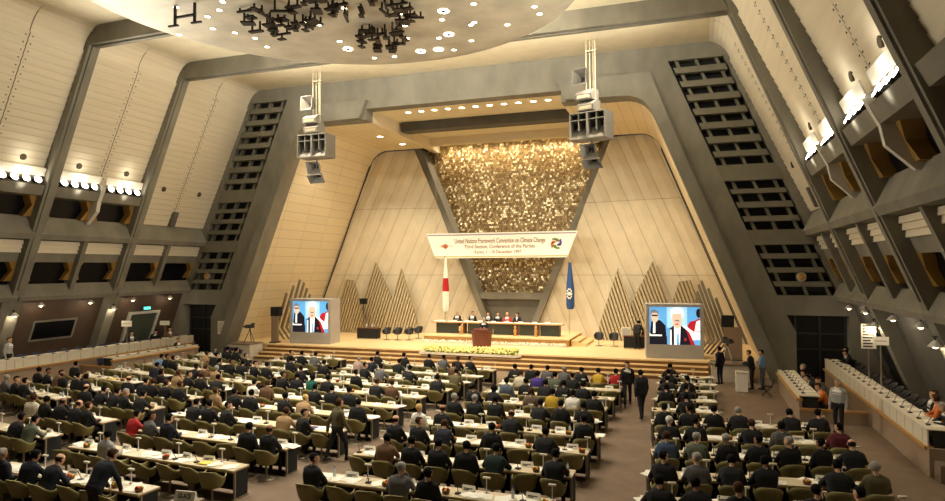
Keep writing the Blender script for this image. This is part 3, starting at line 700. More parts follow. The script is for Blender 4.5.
# ------------------------------------------------------------------ projection screens on the stage
M['sc_blue'] = mat('sc_blue', (96, 168, 222), .4, emit=1.0); M['sc_light'] = mat('sc_light', (170, 214, 240), .4, emit=1.0)
M['sc_white'] = mat('sc_white', (246, 244, 236), .4, emit=1.1); M['sc_face'] = mat('sc_face', (226, 190, 160), .4, emit=1.0)
M['sc_dark'] = mat('sc_dark', (24, 24, 38), .4, emit=.7); M['sc_red'] = mat('sc_red', (180, 30, 40), .4, emit=.9); M['sc_grey'] = mat('sc_grey', (120, 130, 140), .4, emit=.8)
SCM = [M[k] for k in ('sc_blue', 'sc_light', 'sc_white', 'sc_face', 'sc_dark', 'sc_red', 'sc_grey')]
def screen(x, y, rz, label):
    t = thing('projection_screen', label, 'screen', (x, y, .72), rz, 'projection screens on the stage')
    b = MB().box(-1.45, 1.45, 0, 1.3, 0, .72).box(-1.45, 1.45, 0, 1.3, 2.7, 2.85).box(-1.45, -1.28, 0, 1.3, .72, 2.7).box(1.28, 1.45, 0, 1.3, .72, 2.7).box(-1.3, 1.3, .1, 1.3, .72, 2.7)
    b.build('cabinet', M['cabinet_grey'], t)
    p = MB(); W2, z0, z1 = 1.28, .72, 2.7; L = [0]
    def el(pts, mi):
        L[0] += 1; yy = .098-.0015*L[0]
        p.add([(a*W2, yy, z0+(z1-z0)*c) for a, c in pts], [tuple(range(len(pts)))], mi)
    def ell(cx, cz, rx, rz_, mi): el([(cx+rx*math.cos(2*PI*i/18), cz+rz_*math.sin(2*PI*i/18)) for i in range(18)], mi)
    el([(-1, 0), (1, 0), (1, 1), (-1, 1)], 0); el([(-.3, .45), (.5, .45), (.5, 1), (-.3, 1)], 1); el([(-1, .0), (-.3, .0), (-.3, .22), (-1, .22)], 4)
    el([(-1, .22), (-.45, .22), (-.42, .3), (-.9, .33), (-1, .3)], 2)
    el([(-.98, .3), (-.92, .6), (-.78, .66), (-.55, .64), (-.35, .5), (-.3, 0), (-.5, 0), (-.5, .26), (-.92, .26)], 4); el([(-.86, .3), (-.84, .62), (-.76, .62), (-.76, .3)], 2)
    ell(-.78, .74, .15, .16, 3); el([(-.95, .76), (-.94, .9), (-.8, .94), (-.64, .88), (-.62, .78), (-.7, .84), (-.88, .84)], 6); el([(-.9, .75), (-.66, .75), (-.66, .79), (-.9, .79)], 4)
    el([(.5, .5), (.62, .62), (.8, .64), (.95, .7), (1, .7), (1, .3), (.7, .3)], 5); el([(.78, .36), (.86, .62), (1, .66), (1, .36)], 2); ell(.95, .84, .1, .12, 4)
    el([(.5, .2), (.6, .36), (1, .34), (1, .14), (.6, .12)], 2)
    el([(-.22, 0), (-.2, .42), (-.05, .5), (.3, .5), (.55, .36), (.72, 0)], 4); el([(.42, .46), (.56, .36), (.8, 0), (.64, 0)], 5); el([(.28, .5), (.42, .5), (.72, .36), (.68, .28)], 2)
    el([(-.02, 0), (-.02, .5), (.24, .5), (.22, .2), (.2, 0)], 2); el([(.08, 0), (.1, .3), (.16, .3), (.18, 0)], 0); el([(-.2, 0), (-.18, .4), (-.12, .4), (-.12, 0)], 2)
    ell(.1, .82, .26, .16, 2); ell(.1, .68, .2, .25, 3); ell(.1, .9, .24, .08, 2); el([(-.02, .62), (.04, .66), (.16, .66), (.22, .62)], 6); el([(.03, .53), (.16, .53), (.16, .56), (.03, .56)], 5)
    ell(.42, .14, .05, .04, 5)
    p.build('picture', SCM, t)
    return t
screen(-10.72, 35.66, .05, 'grey projection cabinet showing a white-haired speaker, left side of the stage')
screen(11.5, 35.55, .13, 'grey projection cabinet showing a white-haired speaker, right side of the stage')

# ------------------------------------------------------------------ mountain shaped slat screens and chevron fins
def mount(s, base0, apex, shoulder, foot, y, label):
    t = thing('slat_screen', label, 'slat screen', (0, 0, 0), 0, 'mountain shaped slat screens')
    out = [(base0, .72), apex, shoulder, foot, (foot[0]-.0, .72)]; lean = (base0-apex[0])/(apex[1]-.72); b = MB()
    u = min(q[0]+lean*q[1] for q in out); u1 = max(q[0]+lean*q[1] for q in out); wd = .23
    while u < u1:
        pl = clip(clip(out, 1, lean, u+wd*.62), -1, -lean, -u)
        if len(pl) > 2:
            b.prismY([(s*x, z) for x, z in pl], y-.16, y, 0)
        u += wd
    b.build('slats', M['slat'], t)
    MB().prismY([(s*x, z) for x, z in out], y+.02, y+.06).build('backing', M['fin'], t)
YM = 43.15
for s in (-1, 1):
    sd = SIDE[s]
    mount(s, 9.3, (7.8, 5.5), (6.6, 1.9), (6.45, .9), YM, 'slatted mountain shaped screen nearest the banner, %s of the rostrum' % sd)
    mount(s, 11.8, (10.0, 5.95), (8.95, 3.9), (7.6, .9), YM+.22, 'tallest slatted mountain shaped screen, %s back of the stage' % sd)
    mount(s, 13.6, (12.3, 4.7), (11.6, 4.6), (10.4, .9), YM-.25, 'blunt slatted screen beside the %s projection cabinet' % sd)
    t = thing('chevron_screen', 'screen of bent grey planks beside the %s projection cabinet' % sd, 'screen', (0, 0, 0))
    for i in range(6):
        y = 37.25+.25*i; xb = 14.45-.21*i; zt = (3.9, 4.4, 4.8, 4.6, 4.2, 3.8)[i]; zb = 1.5
        x1 = xb-.33*(zt-zb); wdt = .13; z0 = .73 if i > 0 else .73
        pts = [(xb-.62, z0), (xb, zb), (x1, zt), (x1-wdt, zt-.1), (xb-wdt-.04, zb), (xb-.62-wdt, z0)]
        MB().prismY(mir(pts, s), y, y+.1).build('plank', M['fin'], t)
    # grey partition with a black loudspeaker on it, camera platform in the corner
    t = thing('partition', 'grey upright partition behind the %s camera platform' % sd, 'partition', ((-13.25, 35.55, .72) if s < 0 else (14.35, 35.6, .72)))
    pw = .24 if s < 0 else .42
    MB().box(-pw, pw, -.08, .08, 0, 1.72).build('panel', M['grey_wall'], t); MB().box(-pw, pw, -.3, .3, 0, .08).build('foot', M['lamp_body'], t)
    t = thing('loudspeaker', 'black loudspeaker box on the grey partition, %s of the stage' % sd, 'loudspeaker', ((-13.25, 35.55, 2.441) if s < 0 else (14.1, 35.6, 2.441)))
    MB().box(-.3, .3, -.08, .35, 0, .58).build('cabinet', M['black'], t); MB().box(-.27, .27, -.1, -.08, .04, .54).build('grille', M['mic'], t)
    t = thing('camera_platform', 'pale boxy camera platform at the %s foot of the portal' % sd, 'platform', (s*14.2, 33.95, 0))
    MB().box(-.95, .72, -.62, .62, 0, .8).build('box', M['white_panel'], t); MB().box(-1.0, .75, -.66, .66, .8, .86).build('deck', M['carpet'], t)
    t = thing('video_camera', 'video camera on a tripod on the %s camera platform' % sd, 'camera', (s*14.0, 34.0, .86), .6*s)
    for k in range(3):
        a = 2*PI*k/3+.5; MB().tube((0, 0, .85), (.38*math.cos(a), .38*math.sin(a), 0), .022).build('leg', M['mic'] if s < 0 else M['chrome'], t)
    MB().box(-.1, .1, -.28, .25, .92, 1.14).tube((0, -.28, 1.03), (0, -.42, 1.03), .06).box(-.05, .05, .1, .3, 1.14, 1.22).build('camera_body', M['mic'], t)
    MB().tube((0, 0, .8), (0, 0, .93), .05).build('pan_head', M['lamp_body'], t)
t = thing('wall_loudspeaker', 'small black box loudspeaker on the left back wall', 'loudspeaker', (-10.45, 42.3, 2.9))
MB().box(-.25, .25, -.2, .1, 0, .4).build('cabinet', M['black'], t); MB().tube((0, 0, 0), (0, 0, -2.18), .03).build('stand_pole', M['lamp_body'], t)
def sidetable(x, y, rz, label, wd=1.5):
    t = thing('side_table', label, 'table', (x, y, .72), rz)
    MB().box(-wd/2, wd/2, -.3, .3, .7, .74).build('tabletop', M['wood_dark'], t)
    MB().box(-wd/2+.02, wd/2-.02, -.29, -.27, .06, .7).box(-wd/2, -wd/2+.02, -.28, .28, .06, .7).box(wd/2-.02, wd/2, -.28, .28, .06, .7).build('skirt', M['black'], t)
    for a in (-1, 1):
        for c in (-1, 1): MB().box(a*(wd/2-.08)-.02, a*(wd/2-.08)+.02, c*.22-.02, c*.22+.02, 0, .7).build('leg', M['leg_metal'], t)
    return t
sidetable(-8.55, 39.5, .05, 'black skirted table at the left of the stage')
sidetable(9.35, 39.4, .05, 'black skirted table beside the right projection cabinet', 1.7)
t = thing('television_monitor', 'white box monitor on the right black skirted table', 'monitor', (8.66, 39.4, 1.461))
MB().box(-.28, .28, -.2, .1, .03, .5).prismX([(.1, .06), (.1, .46), (.36, .38), (.36, .1)], -.2, .2).build('case', M['white_panel'], t); MB().box(-.22, .22, -.205, -.2, .09, .44).build('screen', M['cabinet_grey'], t); MB().box(-.15, .15, -.12, .1, 0, .03).build('foot', M['white_panel'], t)
t = thing('vase', 'small red vase on the right black skirted table', 'vase', (9.75, 39.35, 1.461)); MB().lathe([(0, 0), (.1, 0), (.15, .15), (.08, .3), (.06, .42), (.09, .48)], n=12).build('body', mat('vase_red', (150, 40, 26), .3), t)
for x, lb in ((-8.7, 'left'), (-8.3, 'right')):
    t = thing('water_jug', 'small glass jug on the left black skirted table, %s one' % lb, 'jug', (x, 39.5, 1.461)); MB().lathe([(0, 0), (.06, 0), (.07, .14), (.04, .22), (.05, .26)], n=10).build('body', M['bottle'], t)
# ------------------------------------------------------------------ observers' desks along both side walls
CODE = {'O': 'outer left', 'M': 'inner left', 'L': 'left', 'C': 'centre', 'R': 'right'}
class Kit: pass
def chair_proto(name, shell, seat, loc, rim=None):
    t = thing(name, 'chair', 'chair', loc)
    def ring(tt, off, n=21):
        out = []
        for i in range(n):
            a = math.radians(-122+244*i/(n-1)); ab = abs(math.degrees(a))
            top = .83-.03*(ab/45)**2 if ab < 45 else (.80-.17*((ab-45)/45) if ab < 90 else .63+.05*((ab-90)/32))
            z = .41+(top-.41)*tt; k = (.74+.26*tt**.6); back = .06*tt*max(0, math.cos(a))
            rx, ry = .30*k-off, .27*k-off
            sx = math.copysign(abs(math.sin(a))**.8, math.sin(a)); cy = math.copysign(abs(math.cos(a))**.8, math.cos(a))
            out.append((rx*sx, -ry*cy-back+.02, z))
        return out
    n = 21; ts = (0, .25, .5, .75, 1); b = MB(); vs = []
    for q in ts: vs += ring(q, 0)
    for q in ts: vs += ring(q, .022)
    k = len(ts)
    for j in range(k-1):
        for i in range(n-1):
            a = j*n+i; b.f.append([a, a+1, a+1+n, a+n]); c = (k+j)*n+i; b.f.append([c, c+n, c+n+1, c+1])
    for i in range(n-1): b.f.append([(k-1)*n+i, (k-1)*n+i+1, (2*k-1)*n+i+1, (2*k-1)*n+i])
    for j in range(k-1):
        for e in (0, n-1): q = [j*n+e, (j+1)*n+e, (k+j+1)*n+e, (k+j)*n+e]; b.f.append(q if e else q[::-1])
    b.v = vs; b.mi = [1 if (k-1)*(n-1)*2 <= q < (k-1)*(n-1)*2+n-1 else 0 for q in range(len(b.f))]; b.sm = [True]*len(b.f)
    b.lathe([(0, .385), (.16, .385), (.22, .41), (.21, .425), (0, .425)], n=20)
    b.build('shell', [shell, rim or shell], t)
    MB().lathe([(0, .42), (.19, .42), (.215, .44), (.2, .465), (0, .475)], (0, .03, 0), n=20).build('seat_pad', seat, t)
    MB().lathe([(.03, .04), (.025, .38), (.09, .395)], n=10).build('pedestal', M['leg_metal'], t)
    MB().lathe([(.22, 0), (.22, .02), (.05, .05), (0, .05)], n=18).build('base', M['leg_metal'], t)
    return t
chair0 = chair_proto('swivel_chair', M['chair_shell'], M['chair_seat'], (0, 0, 0), M['chair_rim_highlight']); used = [0]
def put(proto, flag, loc, rz, label, group, cat=None):
    if not flag[0]:
        flag[0] = 1; proto.location = loc; proto.rotation_euler = (0, 0, rz); proto['label'] = label; proto['group'] = group; return proto
    return dup(proto, loc, rz, label, group)
M['chair_blue'] = mat('chair_blue', (36, 40, 66), .6); M['chair_dark'] = mat('chair_dark', (38, 36, 34), .6)
dchair = chair_proto('swivel_chair', M['chair_dark'], M['chair_dark'], (0, 0, 0)); dused = [0]
bchair = chair_proto('swivel_chair', M['chair_blue'], M['chair_blue'], (0, 0, 0)); bused = [0]
mic0 = MB().box(-.06, .06, -.05, .05, 0, .03).tube((0, .02, .03), (0, -.06, .2), .008, n=5).ball((0, -.065, .21), .018, 6).mesh('desk_microphone', M['mic'])
pap = []
for i in range(4):
    r_ = random.Random(20+i); b = MB()
    for j in range(3+i % 3): b.obox((r_.uniform(-.12, .12), r_.uniform(-.07, .07), .003+.004*j), (.21, .297, .003), r_.uniform(-.6, .6))
    pap.append(b.mesh('paper_sheets', M['paper']))
papy = MB().obox((0, 0, .015), (.3, .24, .03), .1).mesh('paper_sheets', M['paper_yellow'])
papb = MB().obox((0, 0, .02), (.3, .24, .04), -.1).mesh('paper_sheets', M['blue_folder'])
def item(name, me, loc, rz, label, cat, group):
    o = bpy.data.objects.new(name, me); col.objects.link(o); o.location = loc; o.rotation_euler = (0, 0, rz); return tag(o, label, cat, group)
rnd = random.Random(42)
for s in (-1, 1):
    sd = SIDE[s]; ya, yb_, n = (17.5, 33.8, 7) if s < 0 else (20.0, 33.8, 6); L = (yb_-ya)/n
    ptop = .45
    struct(MB().box(min(s*18.3, s*20.6), max(s*18.3, s*20.6), ya-.6, 33.9, 0, ptop).build('floor_gallery_%s' % sd, M['carpet']))
    g = MB().box(min(s*18.2, s*18.3), max(s*18.2, s*18.3), ya, 33.85, 0, .7)
    trim(g, M['grey_wall'])
    trim(MB().box(min(s*18.12, s*18.34), max(s*18.12, s*18.34), ya, 33.85, .7, .78), M['wood'])
    if s > 0: trim(MB().box(18.2, 19.0, 19.88, 20.0, 0, .75), M['grey_wall'])
    for i in range(n):
        y = ya+L*i; o_ = n-i
        t = thing('observer_desk', 'white fronted desk, %s from the stage on the upper %s side platform' % (ORD[o_], sd), 'desk', (s*18.2, y+L/2, .78), 0, 'upper side desks')
        f = MB().box(min(0, s*.04), max(0, s*.04), -L/2+.01, L/2-.01, 0, .42)
        for q in (-.33, 0, .33): f.box(min(0, -s*.004), max(0, -s*.004), q*L-.008, q*L+.008, .02, .4, 1)
        f.build('front_panel', [M['white_panel'], M['grey_wall']], t)
        MB().box(min(-s*.02, s*.6), max(-s*.02, s*.6), -L/2+.005, L/2-.005, .42, .45).build('desktop', M['white_panel'], t)
        for q in (-1, 1): MB().box(min(s*.12, s*.55), max(s*.12, s*.55), q*(L/2-.06)-.02, q*(L/2-.06)+.02, -.33, .42).build('leg', M['apron'], t)
        for j in range(3):
            yy = y+L*(j+.5)/3; nth = '%s seat, %s desk from the stage, upper %s side' % (ORD[j+1], ORD[o_], sd)
            pr_, fl = (bchair, bused) if s < 0 else (dchair, dused)
            put(pr_, fl, (s*19.12, yy, ptop), s*PI/2, 'dark %s bucket chair, %s' % ('blue' if s < 0 else 'grey', nth), 'chairs at the upper side desks')
            item('desk_microphone', mic0, (s*18.38, yy+.15, 1.231), s*PI/2, 'black desk microphone, %s' % nth, 'microphone', 'microphones on the side desks')
            if rnd.random() < .7: item('paper_sheets', pap[(i+j) % 4], (s*18.6, yy-.1, 1.231), rnd.uniform(1.2, 1.9), 'white papers, %s' % nth, 'papers', 'papers on the side desks')
    ya, yb_, n = 25.6, 31.7, 3; L = (yb_-ya)/n; x0 = 15.95
    trim(MB().box(min(s*x0, s*(x0+.1)), max(s*x0, s*(x0+.1)), ya, yb_, 0, .74), M['grey_wall'])
    trim(MB().box(min(s*(x0-.08), s*(x0+.12)), max(s*(x0-.08), s*(x0+.12)), ya-.03, yb_, .74, .82), M['wood'])
    trim(MB().box(min(s*x0, s*18.1), max(s*x0, s*18.1), ya-.05, ya, 0, .42).box(min(s*x0, s*18.1), max(s*x0, s*18.1), ya-.08, ya+.02, .42, .5, 1), [M['grey_wall'], M['wood']])
    for i in range(n):
        y = ya+L*i; o_ = n-i
        t = thing('observer_desk', 'low white desk, %s from the stage, in front of the upper %s desks' % (ORD[o_], sd), 'desk', (s*x0, y+L/2, .82), 0, 'lower side desks')
        MB().box(min(0, s*.03), max(0, s*.03), -L/2+.01, L/2-.01, 0, .08).build('front_panel', M['white_panel'], t)
        MB().box(min(-s*.02, s*.7), max(-s*.02, s*.7), -L/2+.005, L/2-.005, .08, .11).build('desktop', M['white_panel'], t)
        for q in (-1, 1): MB().box(min(s*.15, s*.62), max(s*.15, s*.62), q*(L/2-.06)-.02, q*(L/2-.06)+.02, -.82, .08).build('leg', M['apron'], t)
        for j in range(3):
            yy = y+L*(j+.5)/3; nth = '%s seat, %s desk from the stage, lower %s side' % (ORD[j+1], ORD[o_], sd)
            pr_, fl = (bchair, bused) if s < 0 else (dchair, dused)
            put(pr_, fl, (s*(x0+.98), yy, 0), s*PI/2, 'dark %s bucket chair, %s' % ('blue' if s < 0 else 'grey', nth), 'chairs at the lower side desks')
            item('desk_microphone', mic0, (s*(x0+.2), yy+.15, .931), s*PI/2, 'black desk microphone, %s' % nth, 'microphone', 'microphones on the side desks')
            item('paper_sheets', pap[(i+j) % 4], (s*(x0+.45), yy-.1, .931), rnd.uniform(1.2, 1.9), 'white papers, %s' % nth, 'papers', 'papers on the side desks')
t = thing('ballot_box', 'white waist-high box standing on the floor by three standing men', 'box', (14.42, 31.0, 0)); MB().box(-.24, .24, -.24, .24, .02, .84).build('body', M['paper'], t); MB().box(-.26, .26, -.26, .26, .84, .88).box(-.2, .2, -.2, .2, 0, .02).build('lid', M['white_panel'], t)
t = thing('folding_stool', 'small black folding stool on the floor before the lower right desks', 'stool', (15.35, 30.2, 0))
b = MB()
for y in (-.16, .16): b.tube((-.2, y, 0), (.2, y, .42), .014).tube((.2, y, 0), (-.2, y, .42), .014)
b.tube((.2, .16, .42), (.32, .16, .75), .014).tube((.2, -.16, .42), (.32, -.16, .75), .014)
b.build('frame', M['mic'], t); MB().box(-.2, .2, -.18, .18, .41, .44).build('seat', M['black'], t)
for x, y, rz, lb in ((-14.2, 32.3, .4, 'dark blue chair before the left camera platform, nearer the portal leg'), (-13.5, 32.2, .1, 'dark blue chair before the left camera platform, nearer the stage')):
    put(bchair, bused, (x, y, 0), rz, lb, 'chairs by the left camera platform')
for x, y, rz, lb in ((-7.0, 39.1, PI, 'dark chair on the stage, next to the left black table'), (-6.25, 39.2, PI, 'dark chair on the stage, second from the left black table'), (-5.5, 39.4, PI, 'dark chair on the stage, third from the left black table'), (-5.3, 40.5, PI, 'dark chair on the stage, set back behind a row of three'), (6.95, 39.9, PI, 'dark chair on the stage right, nearer the dais'), (7.85, 39.9, PI, 'dark chair on the stage right, nearer the white monitor')):
    put(dchair, dused, (x, y, .72), rz, lb, 'chairs on the stage')

# ------------------------------------------------------------------ delegates' desks
SP = .71
def rows():
    R = []
    for key, Y, fn in (('L', [10.85, 12.85, 14.8, 16.72, 18.6, 20.3, 22.1, 23.75, 25.45, 27.1, 29.0], lambda i, y: (-3.8, 1.3 if i == 0 else 2.3+.1*(y-13.3), 0., -.06)),
                       ('C', [12.75, 14.8, 16.7, 18.4, 20.2, 22.05, 23.8, 25.5, 27.1], lambda i, y: (3.9+.06*(y-13), 9.8, 7., -.01)),
                       ('R', [13.5, 15.3, 17.15, 18.9, 20.6, 22.4, 24.2, 26.0, 27.6, 29.3], lambda i, y: (11.1 if y < 22 else 10.95, 16.6 if y < 20 else (16.2 if y < 21 else 13.35), 11.1, .13)),
                       ('M', [13.5, 15.4, 17.35, 19.2, 21.0, 22.6, 24.3, 26.1, 28.0, 29.8], lambda i, y: (-8.7, -5.0, -5., -.13)),
                       ('O', [17.6, 19.3, 21.0, 22.7, 24.6, 26.4, 28.2], lambda i, y: (-14.4, -9.6, -9.6, -.22))):
        for i, y in enumerate(Y):
            x0, x1, xr, sl = fn(i, y); R.append((key, len(Y)-i, x0, x1, xr, y, sl))
    return R
PEOPLE = {}
for l in '''C1 1b:dark 2b:dark 3b:grey 4g:grey 5b:dark 6b:yellow 7b:red
C2 2n:cream 3b:purple 4b:sage 5b:dark
C3 2b:slate 3b:dark 4b:dark 5b:dark 6b:dark
C4 1b:dark 2L:dark 4n:taupe 5b:yellow 6b:white 7b:dark
C5 1g:dark 2g:dark 3b:dark 5b:dark 6b:dark 7b:dark
C6 1l:white 2d:dark 5d:dark 8b:dark
C7 1d:dark 2n:dark 3n:navy 5b:dark 7b:dark
C8 2b:brown 3b:dark 4b:dark 5b:dark 6b:pine 8b:dark
C9 1b:dark 4g:grey 5b:dark
M2 3b:dark 4b:dark 5b:grey
M3 1b:dark 5b:dark
M4 1b:dark 2b:dark 3b:dark 4b:dark 5b:dark
M5 1b:dark 2n:brown 3g:tan
M6 1b:dark 2n:tan 3b:dark 4n:dark 5b:dark
M7 1d:dark 2b:dark 3n:dark 4n:dark 5n:dark
M8 1d:dark 2b:dark 3b:dark 4g:dark 5b:dark
M9 1n:cream 2b:dark 3d:dark 4d:dark 5n:dark
M10 4b:dark 5b:sage
L1 2b:dark 4b:dark 6b:dark 7b:grey 8n:dark 9b:dark
L2 2g:pink 3b:navy 5b:dark 9n:brown
L3 1b:dark 4b:dark 5b:grey 7b:dark 10b:olive
L4 1b:dark 5b:dark 10b:dark
L5 1b:dark 2b:dark 3L:green 4b:dark 7n:dark 8n:brown
L6 1b:white 2n:brown 5b:dark 6b:dark 7b:dark
L7 1n:tan 2b:dark 3b:dark 5b:dark 6l:tan 9b:dark
L8 2b:dark 3b:dark 4b:dark 7n:tan 8b:dark
L9 1b:red 2b:grey 3b:navy 7b:dark 8d:dark
L10 3b:silver
L11 2g:navy 3b:navy 4d:navy
O1 5b:dark 6b:dark
O2 5n:tan 6b:dark
O3 3b:blue 4b:dark 5b:dark
O4 6b:navy
O5 1b:dark
O6 1b:dark 2b:dark 3b:brown 4d:dark 5b:dark 6b:dark
O7 2g:grey 3b:dark 4b:dark
R1 1b:dark
R2 1b:dark
R3 1b:dark 2b:dark
R4 1b:dark 2b:dark
R5 2b:dark
R6 1b:dark 2b:dark 3b:dark 4g:dark 6b:dark 7b:dark
R7 1w:dark 2b:dark 4n:dark 5b:grey 7b:maroon
R8 1n:denim 2g:sage 3g:dark 4b:dark 5g:dark 6b:dark 7d:dark
R9 1b:dark 2g:grey 3b:dark 4b:dark 6b:dark 7g:olive
R10 1b:dark 2b:dark 3n:dark 5b:dark 6b:dark'''.split('\n'):
    q = l.split(); PEOPLE[q[0]] = {int(''.join(c for c in a if c.isdigit())): (''.join(c for c in a if not c.isdigit()), b) for a, b in (t.split(':') for t in q[1:])}
desk_cache = {}
def desk(n, loc, rz, label):
    if n in desk_cache: return dup(desk_cache[n], loc, rz, label)
    Wd = n*SP; h = Wd/2-.004
    t = thing('conference_desk', label, 'desk', loc, rz, 'delegates desks')
    MB().box(-h, h, 0, .56, .69, .72).build('tabletop', M['tabletop'], t)
    MB().box(-h, h, .0, .02, .655, .69).box(-h, h, .54, .56, .655, .69).box(-h, h, .02, .54, .67, .69).build('edging', M['table_edge'], t)
    MB().box(-h+.04, h-.04, .46, .49, .08, .67).box(-h+.04, h-.04, .12, .46, .63, .65).build('modesty_panel', M['apron'], t)
    for e in (-1, 1):
        x = e*(h-.025)
        MB().box(x-.022, x+.022, .1, .5, .05, .67, 0).box(x-.026, x+.026, .06, .1, .04, .67, 1).box(x-.03, x+.03, .02, .54, 0, .04, 1).build('leg', [M['apron'], M['leg_metal']], t)
    desk_cache[n] = t
    return t
lampm = None; plate_m = MB().prismX([(-.06, 0), (.06, 0), (.004, .125), (-.004, .125)], -.15, .15)
for q in ((-.11, .1), ):
    for z, a, c in ((.055, -.11, .1), (.03, -.1, .02)):
        for sg in (-1, 1): plate_m.add([(a, sg*.0615*(1-z/.125*.93)-sg*.0, z), (c, sg*.0615*(1-z/.125*.93), z), (c, sg*.0615*(1-(z+.018)/.125*.93), z+.018), (a, sg*.0615*(1-(z+.018)/.125*.93), z+.018)], [(0, 1, 2, 3)], 1)
plate_m = plate_m.mesh('name_plate', [M['paper'], M['ink']])
glade = None
def lampproto():
    t = thing('desk_lamp', 'lamp', 'lamp')
    MB().lathe([(.045, 0), (.045, .015), (.012, .02), (.012, .3)], n=8).build('post', M['pale'], t)
    MB().box(-.08, .08, -.03, .03, .3, .335).build('head', M['white_panel'], t)
    return t
lamp0 = lampproto(); lused = [0]
def bottleproto():
    t = thing('water_bottle', 'bottle', 'bottle')
    MB().lathe([(0, 0), (.033, 0), (.035, .02), (.035, .14), (.014, .19), (.013, .215)], n=10).build('body', M['bottle'], t)
    MB().lathe([(.015, .213), (.015, .235), (0, .235)], n=8).build('cap', M['bottle_cap'], t)
    return t
bot0 = bottleproto(); botused = [0]
def basketproto(k):
    t = thing('fruit_basket', 'basket', 'basket')
    MB().lathe([(0, 0), (.07, 0), (.09, .07), (.095, .08), (.08, .07), (.06, .015), (0, .015)], n=14).build('bowl', M['basket'], t)
    r_ = random.Random(k); ms = [M['fruit_red'], M['fruit_orange'], M['fruit_yellow'], M['fruit_green']]
    for i in range(5):
        a = 2*PI*i/5; MB().ball((.045*math.cos(a), .045*math.sin(a), .075+.02*(i % 2)), .035, 8).build('fruit', ms[r_.randrange(4)], t)
    return t
bas = [basketproto(k) for k in (1, 2, 3)]; basused = [[0], [0], [0]]
seatlist = []
FARP = MB()
def sheets(me, loc, rz, label, cat, group):   # nearest ones are objects of their own, the far ones one loose mass
    if loc[1] < 21.0: return item('paper_sheets', me, loc, rz, label, cat, group)
    c, s_ = math.cos(rz), math.sin(rz)
    FARP.add([(loc[0]+v.co.x*c-v.co.y*s_, loc[1]+v.co.x*s_+v.co.y*c, loc[2]+v.co.z) for v in me.vertices], [tuple(f.vertices) for f in me.polygons])
for key, rw, x0, x1, xr, y, sl in rows():
    n = int((x1-x0)/SP+.15); off = (x1-x0-n*SP)/2; rz = math.atan(sl); blk = CODE[key]
    units = []; k = n
    while k: u = 3 if k in (3, 5) or k > 4 and k % 2 else 2; u = min(u, k); units.append(u); k -= u
    j = 0
    for ui, u in enumerate(units):
        xc = x0+off+SP*(j+u/2); yc = y+sl*(xc-xr)
        desk(u, (xc, yc, 0), rz, 'pale desk with black panels, %s from left, %s row from stage, %s block' % (ORD[ui+1], ORD[rw], blk))
        j += u
    ppl = PEOPLE.get('%s%d' % (key, rw), {})
    for j in range(n):
        x = x0+off+SP*(j+.5); yy = y+sl*(x-xr)
        def at(dx, dy, z): return (x+dx*math.cos(rz)-dy*math.sin(rz), yy+dx*math.sin(rz)+dy*math.cos(rz), z)
        nth = '%s seat from left, %s row from stage, %s block' % (ORD[j+1], ORD[rw], blk)
        occ = ppl.get(j+1); tw = rnd.uniform(-.15, .15) if occ else rnd.uniform(-.45, .45)
        put(chair0, used, at(0, -.33 if occ else -.2+rnd.uniform(-.12, .05), 0), rz+tw, 'olive bucket chair, %s' % nth, 'delegates swivel chairs')
        if occ: seatlist.append((at(0, -.30, 0), rz+tw*.5, occ, nth))
        Z = .721; p = rnd.random(); far = y > 24
        if p < (.95 if occ else .82): sheets(pap[rnd.randrange(4)], at(rnd.uniform(-.08, .1), rnd.uniform(.2, .3), Z), rz+rnd.uniform(-.5, .5), 'white papers on the desk, %s' % nth, 'papers', 'papers on the desks')
        elif p > .97: item('paper_sheets', papy if rnd.random() < .6 else papb, at(0, .22, Z), rz, 'coloured folder on the desk, %s' % nth, 'papers', 'papers on the desks')
        if rnd.random() < (.75 if occ else .5): sheets(pap[rnd.randrange(4)], at(rnd.uniform(-.3, -.22) if rnd.random() < .5 else rnd.uniform(.24, .3), rnd.uniform(.16, .36), Z+.001), rz+rnd.uniform(-.9, .9), 'loose sheets beside the papers, %s' % nth, 'papers', 'loose sheets on the desks')
        if j % 2 == (rw % 2): put(lamp0, lused, at(SP/2-.06, .46, Z), rz, 'white T-shaped desk lamp, %s' % nth, 'white desk lamps')
        if (j+rw) % 2 == 0 or rnd.random() < .15: item('name_plate', plate_m, at(-.1, .44, Z), rz+rnd.uniform(-.15, .15), 'white name plate on desk, %s' % nth, 'name plate', 'name plates on the desks')
        if rnd.random() < .22: put(bot0, botused, at(.2, rnd.uniform(.3, .36), Z), 0, 'clear water bottle, %s' % nth, 'water bottles on the desks')
        if rnd.random() < .22 and not far: k = rnd.randrange(3); put(bas[k], basused[k], at(.2, .14, Z), rnd.random()*6, 'fruit basket on desk, %s' % nth, 'fruit baskets on the desks')
        if rnd.random() < .55: item('desk_microphone', mic0, at(-.26, .2, Z), rz+rnd.uniform(-.4, .4), 'black desk microphone, %s' % nth, 'microphone', 'microphones on the desks')
o = FARP.build('paper_sheets', M['paper']); tag(o, 'white papers scattered over the farther desks, towards the stage', 'papers', kind='stuff')
t = thing('name_plate', 'white name plate reading GLACE at the nearest aisle corner', 'name plate', (2.45, 10.8, .0), .1)
MB().tube((0, 0, 0), (0, 0, .7), .03).lathe([(.2, 0), (.2, .03), (.03, .05)], n=12).box(-.3, .3, -.2, .2, .7, .73).build('stand', M['leg_metal'], t)
MB().prismX([(-.07, .73), (.07, .73), (.02, .92), (.0, .92)], -.24, .24).build('card', M['paper'], t)
text('GLACE', .13, (0, -.043, .83), M['ink'], t, 'lettering', .3, rx=math.radians(69))
